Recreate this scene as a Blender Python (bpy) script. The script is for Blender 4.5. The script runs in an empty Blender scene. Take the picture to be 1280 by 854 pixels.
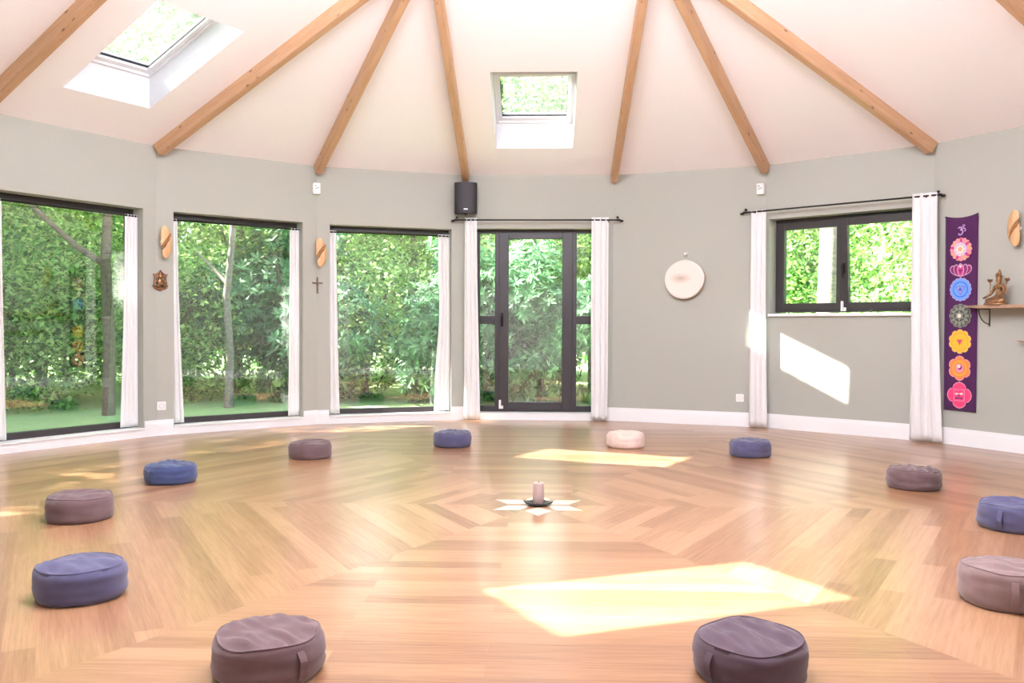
import bpy, bmesh, math, random
from mathutils import Vector, Matrix, noise

random.seed(7)
PI = math.pi
scene = bpy.context.scene
col = scene.collection

# ------------------------------------------------------------------ room data
CX, CY, R, TH = 0.158, 5.103, 4.750, 0.0315       # centre, corner radius, twist of the 18-sided room
NSEG, H, WT = 18, 2.75, 0.30                      # sides, wall height, wall thickness
CAMZ = 1.049
NODE_R, NODE_Z = 1.65, 3.99                       # where the roof beams meet in threes
STEP = 2 * PI / NSEG
APO = R * math.cos(STEP / 2)
SEGL = 2 * R * math.sin(STEP / 2)
RB = NODE_R * math.cos(PI / 6)
SLOPE = (NODE_Z - H) / (APO - RB)


def az(i):
    return TH + (i - 2.5) * STEP


def corner(i, r=R, z=0.0):
    a = az(i)
    return Vector((CX + r * math.sin(a), CY + r * math.cos(a), z))


def seg_matrix(i):
    """x along the wall (left to right seen from inside), y outwards, z up"""
    A, B = corner(i), corner(i + 1)
    e = (B - A)
    return Matrix.Translation(A) @ Matrix.Rotation(math.atan2(e.y, e.x), 4, 'Z')


def corner_matrix(i):
    return Matrix.Translation(corner(i)) @ Matrix.Rotation(-az(i), 4, 'Z')


def bay_matrix(k):
    """x tangential, y radial outwards from the room's centre"""
    return Matrix.Translation((CX, CY, 0)) @ Matrix.Rotation(-(TH + math.radians(60 * k)), 4, 'Z')


# ------------------------------------------------------------------ materials
def new_mat(name):
    m = bpy.data.materials.new(name)
    m.use_nodes = True
    nt = m.node_tree
    b = nt.nodes['Principled BSDF']
    return m, nt, b


def N(nt, typ, **kw):
    n = nt.nodes.new(typ)
    for k, v in kw.items():
        if k in n.inputs:
            n.inputs[k].default_value = v
        else:
            setattr(n, k, v)
    return n


def ramp(nt, stops):
    n = nt.nodes.new('ShaderNodeValToRGB')
    el = n.color_ramp.elements
    while len(el) < len(stops):
        el.new(0.5)
    for e, (p, c) in zip(el, stops):
        e.position = p
        e.color = (*c, 1)
    return n


def plain(name, color, rough=0.6, metal=0.0, bump=0.0, scale=60.0, var=0.06, spec=0.5, sheen=0.0, coord='Object'):
    m, nt, b = new_mat(name)
    tc = N(nt, 'ShaderNodeTexCoord')
    no = N(nt, 'ShaderNodeTexNoise', Scale=scale, Detail=4.0)
    nt.links.new(tc.outputs[coord], no.inputs['Vector'])
    lo = tuple(max(0, c * (1 - var)) for c in color)
    hi = tuple(min(1, c * (1 + var)) for c in color)
    rp = ramp(nt, [(0.3, lo), (0.7, hi)])
    nt.links.new(no.outputs['Fac'], rp.inputs['Fac'])
    nt.links.new(rp.outputs['Color'], b.inputs['Base Color'])
    b.inputs['Roughness'].default_value = rough
    b.inputs['Metallic'].default_value = metal
    b.inputs['Specular IOR Level'].default_value = spec
    if sheen:
        b.inputs['Sheen Weight'].default_value = sheen
    if bump:
        bp = N(nt, 'ShaderNodeBump', Strength=bump, Distance=0.002)
        nt.links.new(no.outputs['Fac'], bp.inputs['Height'])
        nt.links.new(bp.outputs['Normal'], b.inputs['Normal'])
    return m


M = {}
M['wall'] = plain('wall_paint', (0.430, 0.435, 0.386), 0.85, bump=0.15, scale=90, var=0.02, spec=0.2)
M['ceiling'] = plain('ceiling_paint', (0.94, 0.915, 0.92), 0.9, bump=0.05, scale=80, var=0.01, spec=0.1)
M['white'] = plain('white_gloss_paint', (0.85, 0.85, 0.86), 0.35, var=0.01)
M['skyframe'] = plain('white_rooflight_frame', (0.70, 0.70, 0.71), 0.4, var=0.01)
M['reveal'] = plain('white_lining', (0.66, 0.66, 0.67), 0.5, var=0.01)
M['plastic'] = plain('white_plastic', (0.82, 0.81, 0.79), 0.35, var=0.01)
M['plastic_grey'] = plain('grey_plastic', (0.45, 0.44, 0.44), 0.4, var=0.02)
M['frame'] = plain('anthracite_frame', (0.040, 0.034, 0.036), 0.42, bump=0.05, scale=300, var=0.08)
M['seal'] = plain('black_rubber_seal', (0.012, 0.012, 0.012), 0.6)
M['iron'] = plain('dark_iron', (0.028, 0.024, 0.022), 0.5, metal=0.6)
M['steel'] = plain('brushed_steel', (0.55, 0.55, 0.56), 0.35, metal=0.9)
M['speaker'] = plain('speaker_black', (0.022, 0.021, 0.024), 0.45, bump=0.1, scale=400)
M['grille'] = plain('speaker_grille', (0.035, 0.033, 0.040), 0.55, bump=0.6, scale=900, var=0.3)
M['bronze'] = plain('aged_bronze', (0.36, 0.21, 0.11), 0.33, metal=0.85, bump=0.3, scale=60, var=0.45)
M['copper'] = plain('brown_copper', (0.30, 0.14, 0.085), 0.45, metal=0.55, bump=0.3, scale=70, var=0.45)
M['drumskin'] = plain('drum_skin', (0.86, 0.79, 0.70), 0.6, scale=7, var=0.07)
M['drumhoop'] = plain('drum_hoop_wood', (0.66, 0.50, 0.34), 0.5, scale=20, var=0.15)
M['cord'] = plain('cream_cord', (0.80, 0.76, 0.68), 0.8)
M['wax'] = plain('mauve_wax', (0.41, 0.305, 0.28), 0.45, scale=40, var=0.04)
M['slate'] = plain('dark_slate', (0.030, 0.034, 0.032), 0.4, bump=0.2, scale=60, var=0.3)
M['banner'] = plain('purple_cloth', (0.066, 0.007, 0.076), 0.85, bump=0.3, scale=220, var=0.15, sheen=0.2)
for nm, c in {'violet': (0.50, 0.33, 0.66), 'magenta': (0.62, 0.06, 0.25), 'peach': (0.90, 0.42, 0.22), 'cream': (0.88, 0.72, 0.62),
              'blue': (0.05, 0.16, 0.66), 'sky': (0.16, 0.36, 0.86), 'sage': (0.25, 0.27, 0.22), 'moss': (0.075, 0.09, 0.075),
              'gold': (0.92, 0.50, 0.045), 'amber': (0.78, 0.25, 0.02), 'orange': (0.90, 0.27, 0.07), 'pink': (0.88, 0.06, 0.20),
              'rose': (0.90, 0.30, 0.42), 'plum': (0.25, 0.03, 0.16), 'lilac': (0.62, 0.32, 0.52), 'brown': (0.22, 0.09, 0.05)}.items():
    M['p_' + nm] = plain('print_' + nm, c, 0.85, scale=150, var=0.08)


def wood_mat(name, lo, hi, knots=True, axis=0, rough=0.5, stretch=14.0):
    m, nt, b = new_mat(name)
    tc = N(nt, 'ShaderNodeTexCoord')
    mp = N(nt, 'ShaderNodeMapping')
    s = [stretch] * 3
    s[axis] = 1.2
    mp.inputs['Scale'].default_value = s
    nt.links.new(tc.outputs['Object'], mp.inputs['Vector'])
    no = N(nt, 'ShaderNodeTexNoise', Scale=2.2, Detail=6.0, Roughness=0.6, Distortion=0.6)
    nt.links.new(mp.outputs['Vector'], no.inputs['Vector'])
    rp = ramp(nt, [(0.3, lo), (0.7, hi)])
    nt.links.new(no.outputs['Fac'], rp.inputs['Fac'])
    last = rp.outputs['Color']
    if knots:
        mp2 = N(nt, 'ShaderNodeMapping')
        s2 = [14.0] * 3
        s2[axis] = 5.5
        mp2.inputs['Scale'].default_value = s2
        nt.links.new(tc.outputs['Object'], mp2.inputs['Vector'])
        vo = N(nt, 'ShaderNodeTexVoronoi', Scale=1.0)
        nt.links.new(mp2.outputs['Vector'], vo.inputs['Vector'])
        kr = ramp(nt, [(0.06, (1, 1, 1)), (0.16, (0, 0, 0))])
        nt.links.new(vo.outputs['Distance'], kr.inputs['Fac'])
        mx = N(nt, 'ShaderNodeMixRGB')
        nt.links.new(kr.outputs['Color'], mx.inputs['Fac'])
        nt.links.new(last, mx.inputs['Color1'])
        mx.inputs['Color2'].default_value = (lo[0] * 0.35, lo[1] * 0.3, lo[2] * 0.28, 1)
        last = mx.outputs['Color']
    nt.links.new(last, b.inputs['Base Color'])
    b.inputs['Roughness'].default_value = rough
    return m


M['beam'] = wood_mat('spruce_beam', (0.50, 0.29, 0.155), (0.62, 0.385, 0.225), axis=0)
M['shelf'] = wood_mat('shelf_wood', (0.36, 0.22, 0.14), (0.55, 0.38, 0.26), axis=0, knots=False)
M['sconce'] = wood_mat('pale_carved_wood', (0.62, 0.34, 0.15), (0.80, 0.53, 0.29), axis=2, knots=False, stretch=8)
M['band'] = plain('dark_carved_groove', (0.40, 0.17, 0.05), 0.55)
M['maple'] = plain('maple_inlay', (0.60, 0.49, 0.38), 0.3, scale=30, var=0.06)


def cloth_mat(name, color):
    m, nt, b = new_mat(name)
    tc = N(nt, 'ShaderNodeTexCoord')
    no = N(nt, 'ShaderNodeTexNoise', Scale=18.0, Detail=5.0)
    nt.links.new(tc.outputs['Object'], no.inputs['Vector'])
    rp = ramp(nt, [(0.3, tuple(c * 0.88 for c in color)), (0.7, tuple(min(1, c * 1.1) for c in color))])
    nt.links.new(no.outputs['Fac'], rp.inputs['Fac'])
    nt.links.new(rp.outputs['Color'], b.inputs['Base Color'])
    b.inputs['Roughness'].default_value = 0.9
    b.inputs['Sheen Weight'].default_value = 0.25
    b.inputs['Specular IOR Level'].default_value = 0.15
    fine = N(nt, 'ShaderNodeTexNoise', Scale=420.0, Detail=2.0)
    nt.links.new(tc.outputs['Object'], fine.inputs['Vector'])
    bp = N(nt, 'ShaderNodeBump', Strength=0.25, Distance=0.001)
    nt.links.new(fine.outputs['Fac'], bp.inputs['Height'])
    nt.links.new(bp.outputs['Normal'], b.inputs['Normal'])
    return m


M['c_mauve'] = cloth_mat('mauve_cotton', (0.142, 0.090, 0.094))
M['c_taupe'] = cloth_mat('taupe_cotton', (0.215, 0.145, 0.138))
M['c_blue'] = cloth_mat('blue_cotton', (0.086, 0.084, 0.158))
M['c_deepblue'] = cloth_mat('deep_blue_cotton', (0.055, 0.075, 0.172))
M['c_purple'] = cloth_mat('purple_cotton', (0.090, 0.059, 0.076))
M['c_peach'] = cloth_mat('pale_peach_cotton', (0.66, 0.50, 0.44))


def curtain_material():
    m, nt, b = new_mat('white_curtain_linen')
    out = nt.nodes['Material Output']
    tc = N(nt, 'ShaderNodeTexCoord')
    no = N(nt, 'ShaderNodeTexNoise', Scale=260.0, Detail=2.0)
    nt.links.new(tc.outputs['Object'], no.inputs['Vector'])
    rp = ramp(nt, [(0.3, (0.88, 0.87, 0.87)), (0.7, (0.93, 0.92, 0.92))])
    nt.links.new(no.outputs['Fac'], rp.inputs['Fac'])
    nt.links.new(rp.outputs['Color'], b.inputs['Base Color'])
    b.inputs['Roughness'].default_value = 0.9
    b.inputs['Specular IOR Level'].default_value = 0.1
    tr = N(nt, 'ShaderNodeBsdfTranslucent')
    nt.links.new(rp.outputs['Color'], tr.inputs['Color'])
    mx = N(nt, 'ShaderNodeMixShader', Fac=0.18)
    nt.links.new(b.outputs[0], mx.inputs[1])
    nt.links.new(tr.outputs[0], mx.inputs[2])
    nt.links.new(mx.outputs[0], out.inputs['Surface'])
    return m


M['curtain'] = curtain_material()


def glass_material(name, dirt=0.0, tint=(0.97, 0.99, 0.98), refl=0.12):
    m, nt, b = new_mat(name)
    out = nt.nodes['Material Output']
    nt.nodes.remove(b)
    tr = N(nt, 'ShaderNodeBsdfTransparent')
    tr.inputs['Color'].default_value = (*tint, 1)
    gl = N(nt, 'ShaderNodeBsdfGlossy', Roughness=0.0)
    # Schlick reflectance, the same from both sides of the pane
    ge = N(nt, 'ShaderNodeNewGeometry')
    dt = N(nt, 'ShaderNodeVectorMath', operation='DOT_PRODUCT')
    nt.links.new(ge.outputs['Incoming'], dt.inputs[0])
    nt.links.new(ge.outputs['Normal'], dt.inputs[1])
    ab = N(nt, 'ShaderNodeMath', operation='ABSOLUTE')
    nt.links.new(dt.outputs['Value'], ab.inputs[0])
    om = N(nt, 'ShaderNodeMath', operation='SUBTRACT', use_clamp=True)
    om.inputs[0].default_value = 1.0
    nt.links.new(ab.outputs[0], om.inputs[1])
    pw = N(nt, 'ShaderNodeMath', operation='POWER')
    pw.inputs[1].default_value = 5.0
    nt.links.new(om.outputs[0], pw.inputs[0])
    mu = N(nt, 'ShaderNodeMath', operation='MULTIPLY_ADD', use_clamp=True)
    mu.inputs[1].default_value = 0.9 - refl
    mu.inputs[2].default_value = refl
    nt.links.new(pw.outputs[0], mu.inputs[0])
    mx = N(nt, 'ShaderNodeMixShader')
    nt.links.new(mu.outputs[0], mx.inputs['Fac'])
    nt.links.new(tr.outputs[0], mx.inputs[1])
    nt.links.new(gl.outputs[0], mx.inputs[2])
    last = mx.outputs[0]
    if dirt:
        tc = N(nt, 'ShaderNodeTexCoord')
        no = N(nt, 'ShaderNodeTexNoise', Scale=26.0, Detail=4.0)
        nt.links.new(tc.outputs['Object'], no.inputs['Vector'])
        rp = ramp(nt, [(0.30, (dirt * 0.45, dirt * 0.45, dirt * 0.45)), (0.70, (dirt, dirt, dirt))])
        nt.links.new(no.outputs['Fac'], rp.inputs['Fac'])
        tl = N(nt, 'ShaderNodeBsdfTranslucent')
        tl.inputs['Color'].default_value = (0.30, 0.32, 0.33, 1)
        m2 = N(nt, 'ShaderNodeMixShader')
        nt.links.new(rp.outputs['Color'], m2.inputs['Fac'])
        nt.links.new(last, m2.inputs[1])
        nt.links.new(tl.outputs[0], m2.inputs[2])
        last = m2.outputs[0]
    nt.links.new(last, out.inputs['Surface'])
    return m


M['glass'] = glass_material('window_glass')
M['skyglass'] = glass_material('rain_spotted_glass', dirt=0.12, tint=(0.50, 0.53, 0.54), refl=0.06)


def floor_material():
    m, nt, b = new_mat('bamboo_parquet')
    uv = N(nt, 'ShaderNodeUVMap')
    br = N(nt, 'ShaderNodeTexBrick')
    br.inputs['Scale'].default_value = 1.0
    br.inputs['Brick Width'].default_value = 1.35
    br.inputs['Row Height'].default_value = 0.098
    br.inputs['Mortar Size'].default_value = 0.0009
    br.inputs['Mortar Smooth'].default_value = 0.3
    br.inputs['Bias'].default_value = 0.0
    br.inputs['Color1'].default_value = (0, 0, 0, 1)
    br.inputs['Color2'].default_value = (1, 1, 1, 1)
    br.inputs['Mortar'].default_value = (0.5, 0.5, 0.5, 1)
    br.offset = 0.37
    br.offset_frequency = 2
    nt.links.new(uv.outputs['UV'], br.inputs['Vector'])
    # grain along the planks
    mp = N(nt, 'ShaderNodeMapping')
    mp.inputs['Scale'].default_value = (2.6, 60.0, 1.0)
    nt.links.new(uv.outputs['UV'], mp.inputs['Vector'])
    g = N(nt, 'ShaderNodeTexNoise', Scale=1.0, Detail=6.0, Roughness=0.65)
    nt.links.new(mp.outputs['Vector'], g.inputs['Vector'])
    mp2 = N(nt, 'ShaderNodeMapping')
    mp2.inputs['Scale'].default_value = (7.0, 260.0, 1.0)
    nt.links.new(uv.outputs['UV'], mp2.inputs['Vector'])
    g2 = N(nt, 'ShaderNodeTexNoise', Scale=1.0, Detail=3.0)
    nt.links.new(mp2.outputs['Vector'], g2.inputs['Vector'])
    a1 = N(nt, 'ShaderNodeMath', operation='MULTIPLY')
    a1.inputs[1].default_value = 0.30
    nt.links.new(br.outputs['Color'], a1.inputs[0])
    a2 = N(nt, 'ShaderNodeMath', operation='MULTIPLY_ADD')
    a2.inputs[1].default_value = 0.62
    nt.links.new(g.outputs['Fac'], a2.inputs[0])
    nt.links.new(a1.outputs[0], a2.inputs[2])
    a3 = N(nt, 'ShaderNodeMath', operation='MULTIPLY_ADD')
    a3.inputs[1].default_value = 0.34
    nt.links.new(g2.outputs['Fac'], a3.inputs[0])
    nt.links.new(a2.outputs[0], a3.inputs[2])
    rp = ramp(nt, [(0.34, (0.175, 0.073, 0.033)), (0.58, (0.315, 0.155, 0.077)), (0.80, (0.43, 0.240, 0.130))])
    nt.links.new(a3.outputs[0], rp.inputs['Fac'])
    mx = N(nt, 'ShaderNodeMixRGB')
    nt.links.new(br.outputs['Fac'], mx.inputs['Fac'])
    nt.links.new(rp.outputs['Color'], mx.inputs['Color1'])
    mx.inputs['Color2'].default_value = (0.36, 0.18, 0.085, 1)
    nt.links.new(mx.outputs['Color'], b.inputs['Base Color'])
    b.inputs['Roughness'].default_value = 0.34
    b.inputs['Specular IOR Level'].default_value = 0.55
    b.inputs['Coat Weight'].default_value = 0.5
    b.inputs['Coat Roughness'].default_value = 0.22
    bp = N(nt, 'ShaderNodeBump', Strength=0.12, Distance=0.002)
    nt.links.new(g.outputs['Fac'], bp.inputs['Height'])
    nt.links.new(bp.outputs['Normal'], b.inputs['Normal'])
    return m


M['floor'] = floor_material()


def leaf_material(name, stops, trans=0.5):
    m, nt, b = new_mat(name)
    out = nt.nodes['Material Output']
    ge = N(nt, 'ShaderNodeNewGeometry')
    rp = ramp(nt, stops)
    nt.links.new(ge.outputs['Random Per Island'], rp.inputs['Fac'])
    nt.links.new(rp.outputs['Color'], b.inputs['Base Color'])
    b.inputs['Roughness'].default_value = 0.42
    tl = N(nt, 'ShaderNodeBsdfTranslucent')
    hs = N(nt, 'ShaderNodeHueSaturation', Hue=0.492, Saturation=0.98, Value=1.7)
    nt.links.new(rp.outputs['Color'], hs.inputs['Color'])
    nt.links.new(hs.outputs['Color'], tl.inputs['Color'])
    mx = N(nt, 'ShaderNodeMixShader', Fac=trans)
    nt.links.new(b.outputs[0], mx.inputs[1])
    nt.links.new(tl.outputs[0], mx.inputs[2])
    nt.links.new(mx.outputs[0], out.inputs['Surface'])
    return m


M['leaf_green'] = leaf_material('broad_green_leaves', [(0.0, (0.02, 0.08, 0.02)), (0.42, (0.195, 0.40, 0.125)), (1.0, (0.56, 0.68, 0.29))])
M['leaf_lime'] = leaf_material('lime_leaves', [(0.0, (0.05, 0.14, 0.03)), (0.5, (0.24, 0.38, 0.11)), (1.0, (0.48, 0.57, 0.26))])
M['leaf_cool'] = leaf_material('cool_glossy_leaves', [(0.0, (0.02, 0.08, 0.028)), (0.5, (0.085, 0.25, 0.105)), (1.0, (0.25, 0.43, 0.25))], 0.35)
M['bark'] = plain('grey_bark', (0.26, 0.23, 0.19), 0.9, bump=0.8, scale=25, var=0.35)
M['bark_brown'] = plain('brown_bark', (0.17, 0.13, 0.09), 0.9, bump=0.8, scale=25, var=0.35)


def grass_material():
    m, nt, b = new_mat('lawn_turf')
    tc = N(nt, 'ShaderNodeTexCoord')
    no = N(nt, 'ShaderNodeTexNoise', Scale=14.0, Detail=8.0, Roughness=0.75)
    nt.links.new(tc.outputs['Object'], no.inputs['Vector'])
    rp = ramp(nt, [(0.3, (0.36, 0.56, 0.24)), (0.7, (0.58, 0.74, 0.38))])
    nt.links.new(no.outputs['Fac'], rp.inputs['Fac'])
    nt.links.new(rp.outputs['Color'], b.inputs['Base Color'])
    b.inputs['Roughness'].default_value = 0.9
    bp = N(nt, 'ShaderNodeBump', Strength=1.0, Distance=0.03)
    nt.links.new(no.outputs['Fac'], bp.inputs['Height'])
    nt.links.new(bp.outputs['Normal'], b.inputs['Normal'])
    return m


M['grass'] = grass_material()


def fill_glow_material(name, strength, color=(0.945, 0.96, 1.09)):
    m, nt, b = new_mat(name)
    b.inputs['Base Color'].default_value = (0.9, 0.88, 0.85, 1)
    b.inputs['Emission Color'].default_value = (*color, 1)
    b.inputs['Emission Strength'].default_value = strength
    return m


FILL_STRENGTH = 9.6
M['globe'] = fill_glow_material('fill_light_glow', FILL_STRENGTH)  # glow of the unseen hanging globes added to brighten the room

# ------------------------------------------------------------------ object helpers


def link_mesh(name, bm, mats, parent=None, matrix=None, smooth=False, loc=None):
    me = bpy.data.meshes.new(name)
    bm.normal_update()
    bm.to_mesh(me)
    bm.free()
    for mm in (mats if isinstance(mats, (list, tuple)) else [mats]):
        me.materials.append(mm)
    if smooth:
        for p in me.polygons:
            p.use_smooth = True
    o = bpy.data.objects.new(name, me)
    col.objects.link(o)
    if parent is not None:
        o.parent = parent
    if matrix is not None:
        o.matrix_local = matrix
    if loc is not None:
        o.location = loc
    return o


def tag(o, label, cat, group=None):
    o['label'] = label
    o['category'] = cat
    if group:
        o['group'] = group
    return o


def thing(name, label, cat, matrix=None, group=None):
    o = bpy.data.objects.new(name, None)
    o.empty_display_size = 0.1
    col.objects.link(o)
    if matrix is not None:
        o.matrix_world = matrix
    return tag(o, label, cat, group)


def struct(name, bm=None, mats=None, parent=None, matrix=None, smooth=False):
    if bm is None:
        o = bpy.data.objects.new(name, None)
        o.empty_display_size = 0.1
        col.objects.link(o)
        if matrix is not None:
            o.matrix_world = matrix
    else:
        o = link_mesh(name, bm, mats, parent, matrix, smooth)
    if parent is None:
        o['kind'] = 'structure'
    return o


def box(bm, x0, x1, y0, y1, z0, z1, mi=0, bev=0.0):
    vs = [bm.verts.new(p) for p in ((x0, y0, z0), (x1, y0, z0), (x1, y1, z0), (x0, y1, z0), (x0, y0, z1), (x1, y0, z1), (x1, y1, z1), (x0, y1, z1))]
    fs = []
    for q in ((0, 3, 2, 1), (4, 5, 6, 7), (0, 1, 5, 4), (1, 2, 6, 5), (2, 3, 7, 6), (3, 0, 4, 7)):
        f = bm.faces.new([vs[k] for k in q])
        f.material_index = mi
        fs.append(f)
    if bev:
        es = list({e for f in fs for e in f.edges})
        r = bmesh.ops.bevel(bm, geom=es, offset=bev, segments=2, affect='EDGES', profile=0.6)
        for f in r['faces']:
            f.material_index = mi
    return vs


def hexa(bm, pts, mi=0):
    vs = [bm.verts.new(p) for p in pts]
    for q in ((0, 3, 2, 1), (4, 5, 6, 7), (0, 1, 5, 4), (1, 2, 6, 5), (2, 3, 7, 6), (3, 0, 4, 7)):
        f = bm.faces.new([vs[k] for k in q])
        f.material_index = mi


def tube(bm, pts, rads, seg=10, mi=0, caps=True):
    """round tube along a polyline"""
    pts = [Vector(p) for p in pts]
    if not isinstance(rads, (list, tuple)):
        rads = [rads] * len(pts)
    rings = []
    up = None
    for i, p in enumerate(pts):
        d = (pts[min(i + 1, len(pts) - 1)] - pts[max(i - 1, 0)]).normalized()
        if up is None:
            up = Vector((0, 0, 1)) if abs(d.z) < 0.9 else Vector((1, 0, 0))
        a = d.cross(up).normalized()
        up = a.cross(d).normalized()
        rings.append([bm.verts.new(p + (a * math.cos(t) + up * math.sin(t)) * rads[i]) for t in [2 * PI * k / seg for k in range(seg)]])
    for r0, r1 in zip(rings, rings[1:]):
        for k in range(seg):
            f = bm.faces.new((r0[k], r0[(k + 1) % seg], r1[(k + 1) % seg], r1[k]))
            f.material_index = mi
            f.smooth = True
    if caps:
        for r, rev in ((rings[0], False), (rings[-1], True)):
            f = bm.faces.new(r if not rev else r[::-1])
            f.material_index = mi
    return rings


def lathe(bm, prof, seg=24, mi=0, mat=Matrix.Identity(4)):
    rings = []
    for r, z in prof:
        if r < 1e-6:
            rings.append([bm.verts.new(mat @ Vector((0, 0, z)))])
        else:
            rings.append([bm.verts.new(mat @ Vector((r * math.cos(2 * PI * k / seg), r * math.sin(2 * PI * k / seg), z))) for k in range(seg)])
    for a, b in zip(rings, rings[1:]):
        for k in range(seg):
            k2 = (k + 1) % seg
            if len(a) == 1 and len(b) == 1:
                continue
            if len(a) == 1:
                f = bm.faces.new((a[0], b[k2], b[k]))
            elif len(b) == 1:
                f = bm.faces.new((a[k], a[k2], b[0]))
            else:
                f = bm.faces.new((a[k], a[k2], b[k2], b[k]))
            f.material_index = mi
            f.smooth = True


def ball(bm, c, r, mi=0, seg=12, sc=(1, 1, 1)):
    mt = Matrix.Translation(c) @ Matrix.Diagonal((*[r * s for s in sc], 1))
    n = max(5, seg // 2)
    lathe(bm, [(math.sin(PI * k / n) if 0 < k < n else 0, -math.cos(PI * k / n)) for k in range(n + 1)], seg, mi, mt)


# ------------------------------------------------------------------ floor
LOBBY = []
for j in (10, 11, 12, 13):
    q = seg_matrix(11).inverted() @ corner(j)
    LOBBY.append((q.x, q.y + 0.004))
LOBBY += [(LOBBY[3][0], 2.0), (LOBBY[0][0], 2.0)]


def build_floor():
    bm = bmesh.new()
    uvl = bm.loops.layers.uv.new('UVMap')
    cen = Vector((CX, CY, 0))
    for k in range(6):
        mb = bay_matrix(k)
        inv = mb.inverted()
        mid = 2 + 3 * k                                  # wall segment in the middle of the sector
        vs = [cen] + [corner(mid - 1 + j, R + 0.02) for j in range(4)]
        # the first and last seam run along 30 degrees: corners are on them
        poly = [bm.verts.new(v) for v in vs]
        f = bm.faces.new(poly[::-1])
        for lp in f.loops:
            q = inv @ lp.vert.co
            lp[uvl].uv = (q.x + 0.63 + 4.07 * k, q.y + 0.04 * k)
    # inlaid flower of six pale petals in the middle
    for k in range(6):
        mb = bay_matrix(k)
        pts = [(0, 0.06), (0.075, 0.165), (0, 0.30), (-0.075, 0.165)]
        f = bm.faces.new([bm.verts.new(mb @ Vector((x, y, 0.0012))) for x, y in pts][::-1])
        f.material_index = 1
        if f.normal.z < 0:
            f.normal_flip()
    bm.normal_update()
    for f in bm.faces:
        if f.normal.z < 0:
            f.normal_flip()
    # floor of the entrance lobby behind the photographer
    m11 = seg_matrix(11)
    inv = m11.inverted()
    f = bm.faces.new([bm.verts.new(m11 @ Vector((x, y, -0.002))) for x, y in LOBBY])
    for lp in f.loops:
        q = inv @ lp.vert.co
        lp[uvl].uv = (q.x + 30, -q.y + 0.06)
    bm.normal_update()
    if f.normal.z < 0:
        f.normal_flip()
    return struct('floor', bm, [M['floor'], M['maple']])


build_floor()

# ------------------------------------------------------------------ walls
TAN = math.tan(STEP / 2)


def wall_prism(bm, s0, s1, z0, z1, left_end, right_end):
    a = -WT * TAN if left_end else 0.0
    b = WT * TAN if right_end else 0.0
    hexa(bm, [(s0, 0, z0), (s1, 0, z0), (s1 + b, WT, z0), (s0 + a, WT, z0), (s0, 0, z1), (s1, 0, z1), (s1 + b, WT, z1), (s0 + a, WT, z1)])


OPEN = {15: (0.13, 1.50, 0.075, 2.14), 16: (0.13, 1.50, 0.075, 2.14), 17: (0.13, 1.52, 0.075, 2.145), 0: (0.155, 1.50, 0.075, 2.145), 1: (0.13, 1.488, 0.075, 2.14),
        2: (0.06, 1.53, 0.075, 2.155), 4: (0.04, 1.53, 1.19, 2.185),}
WNAME = {0: 'wall_left', 1: 'wall_front_left', 2: 'wall_front', 3: 'wall_front_right', 4: 'wall_right', 5: 'wall_far_right', 6: 'wall_right_side', 7: 'wall_right_rear',
         8: 'wall_rear_right_side', 9: 'wall_rear_right', 10: 'wall_back_right', 11: 'wall_back', 12: 'wall_back_left', 13: 'wall_rear_left', 14: 'wall_rear_left_side',
         15: 'wall_left_rear', 16: 'wall_left_side', 17: 'wall_far_left'}
for i in range(NSEG):
    bm = bmesh.new()
    if i in (10, 11, 12):                            # open to the lobby below a lintel
        wall_prism(bm, 0, SEGL, 2.5, H, True, True)
    elif i in OPEN:
        s0, s1, z0, z1 = OPEN[i]
        wall_prism(bm, 0, s0, 0, H, True, False)
        wall_prism(bm, s1, SEGL, 0, H, False, True)
        wall_prism(bm, s0, s1, z1, H, False, False)
        if z0 > 0:
            wall_prism(bm, s0, s1, 0, z0, False, False)
    else:
        wall_prism(bm, 0, SEGL, 0, H, True, True)
    struct(WNAME[i], bm, M['wall'], matrix=seg_matrix(i))
    if i in (10, 11, 12):
        continue
    # baseboard with a small stepped top
    bb = bmesh.new()
    t = 0.016

    def board(s0, s1, h, le, re):
        for (tt, za, zb) in ((t, 0.0, h - 0.03 if h > 0.1 else h), (t * 0.6, h - 0.03, h)):
            if zb <= za:
                continue
            a = tt * TAN if le else 0
            b = tt * TAN if re else 0
            hexa(bb, [(s0 + a, -tt, za), (s1 - b, -tt, za), (s1, 0, za), (s0, 0, za), (s0 + a, -tt, zb), (s1 - b, -tt, zb), (s1, 0, zb), (s0, 0, zb)])
            if h <= 0.1:
                break
    if i in OPEN and OPEN[i][2] < 0.2:
        board(0, OPEN[i][0], 0.15, True, False)
        board(OPEN[i][0], OPEN[i][1], 0.074, False, False)
        board(OPEN[i][1], SEGL, 0.15, False, True)
    else:
        board(0, SEGL, 0.15, True, True)
    struct(WNAME[i].replace('wall', 'baseboard'), bb, M['white'], matrix=seg_matrix(i))

# entrance lobby behind the photographer
bm = bmesh.new()
xa, xb, ya = LOBBY[0][0], LOBBY[3][0], LOBBY[0][1]
box(bm, xa - 0.1, xa, ya, 2.0, 0, 2.6)
box(bm, xb, xb + 0.1, ya, 2.0, 0, 2.6)
box(bm, xa - 0.1, xb + 0.1, 2.0, 2.1, 0, 2.6)
lo = [bm.verts.new((x, y, 2.5)) for x, y in LOBBY]
hi = [bm.verts.new((x, y, 2.6)) for x, y in LOBBY]
bm.faces.new(lo)
bm.faces.new(hi[::-1])
for k in range(6):
    bm.faces.new((lo[k], hi[k], hi[(k + 1) % 6], lo[(k + 1) % 6]))
bmesh.ops.recalc_face_normals(bm, faces=bm.faces[:])
struct('wall_lobby', bm, M['ceiling'], matrix=seg_matrix(11))

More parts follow.
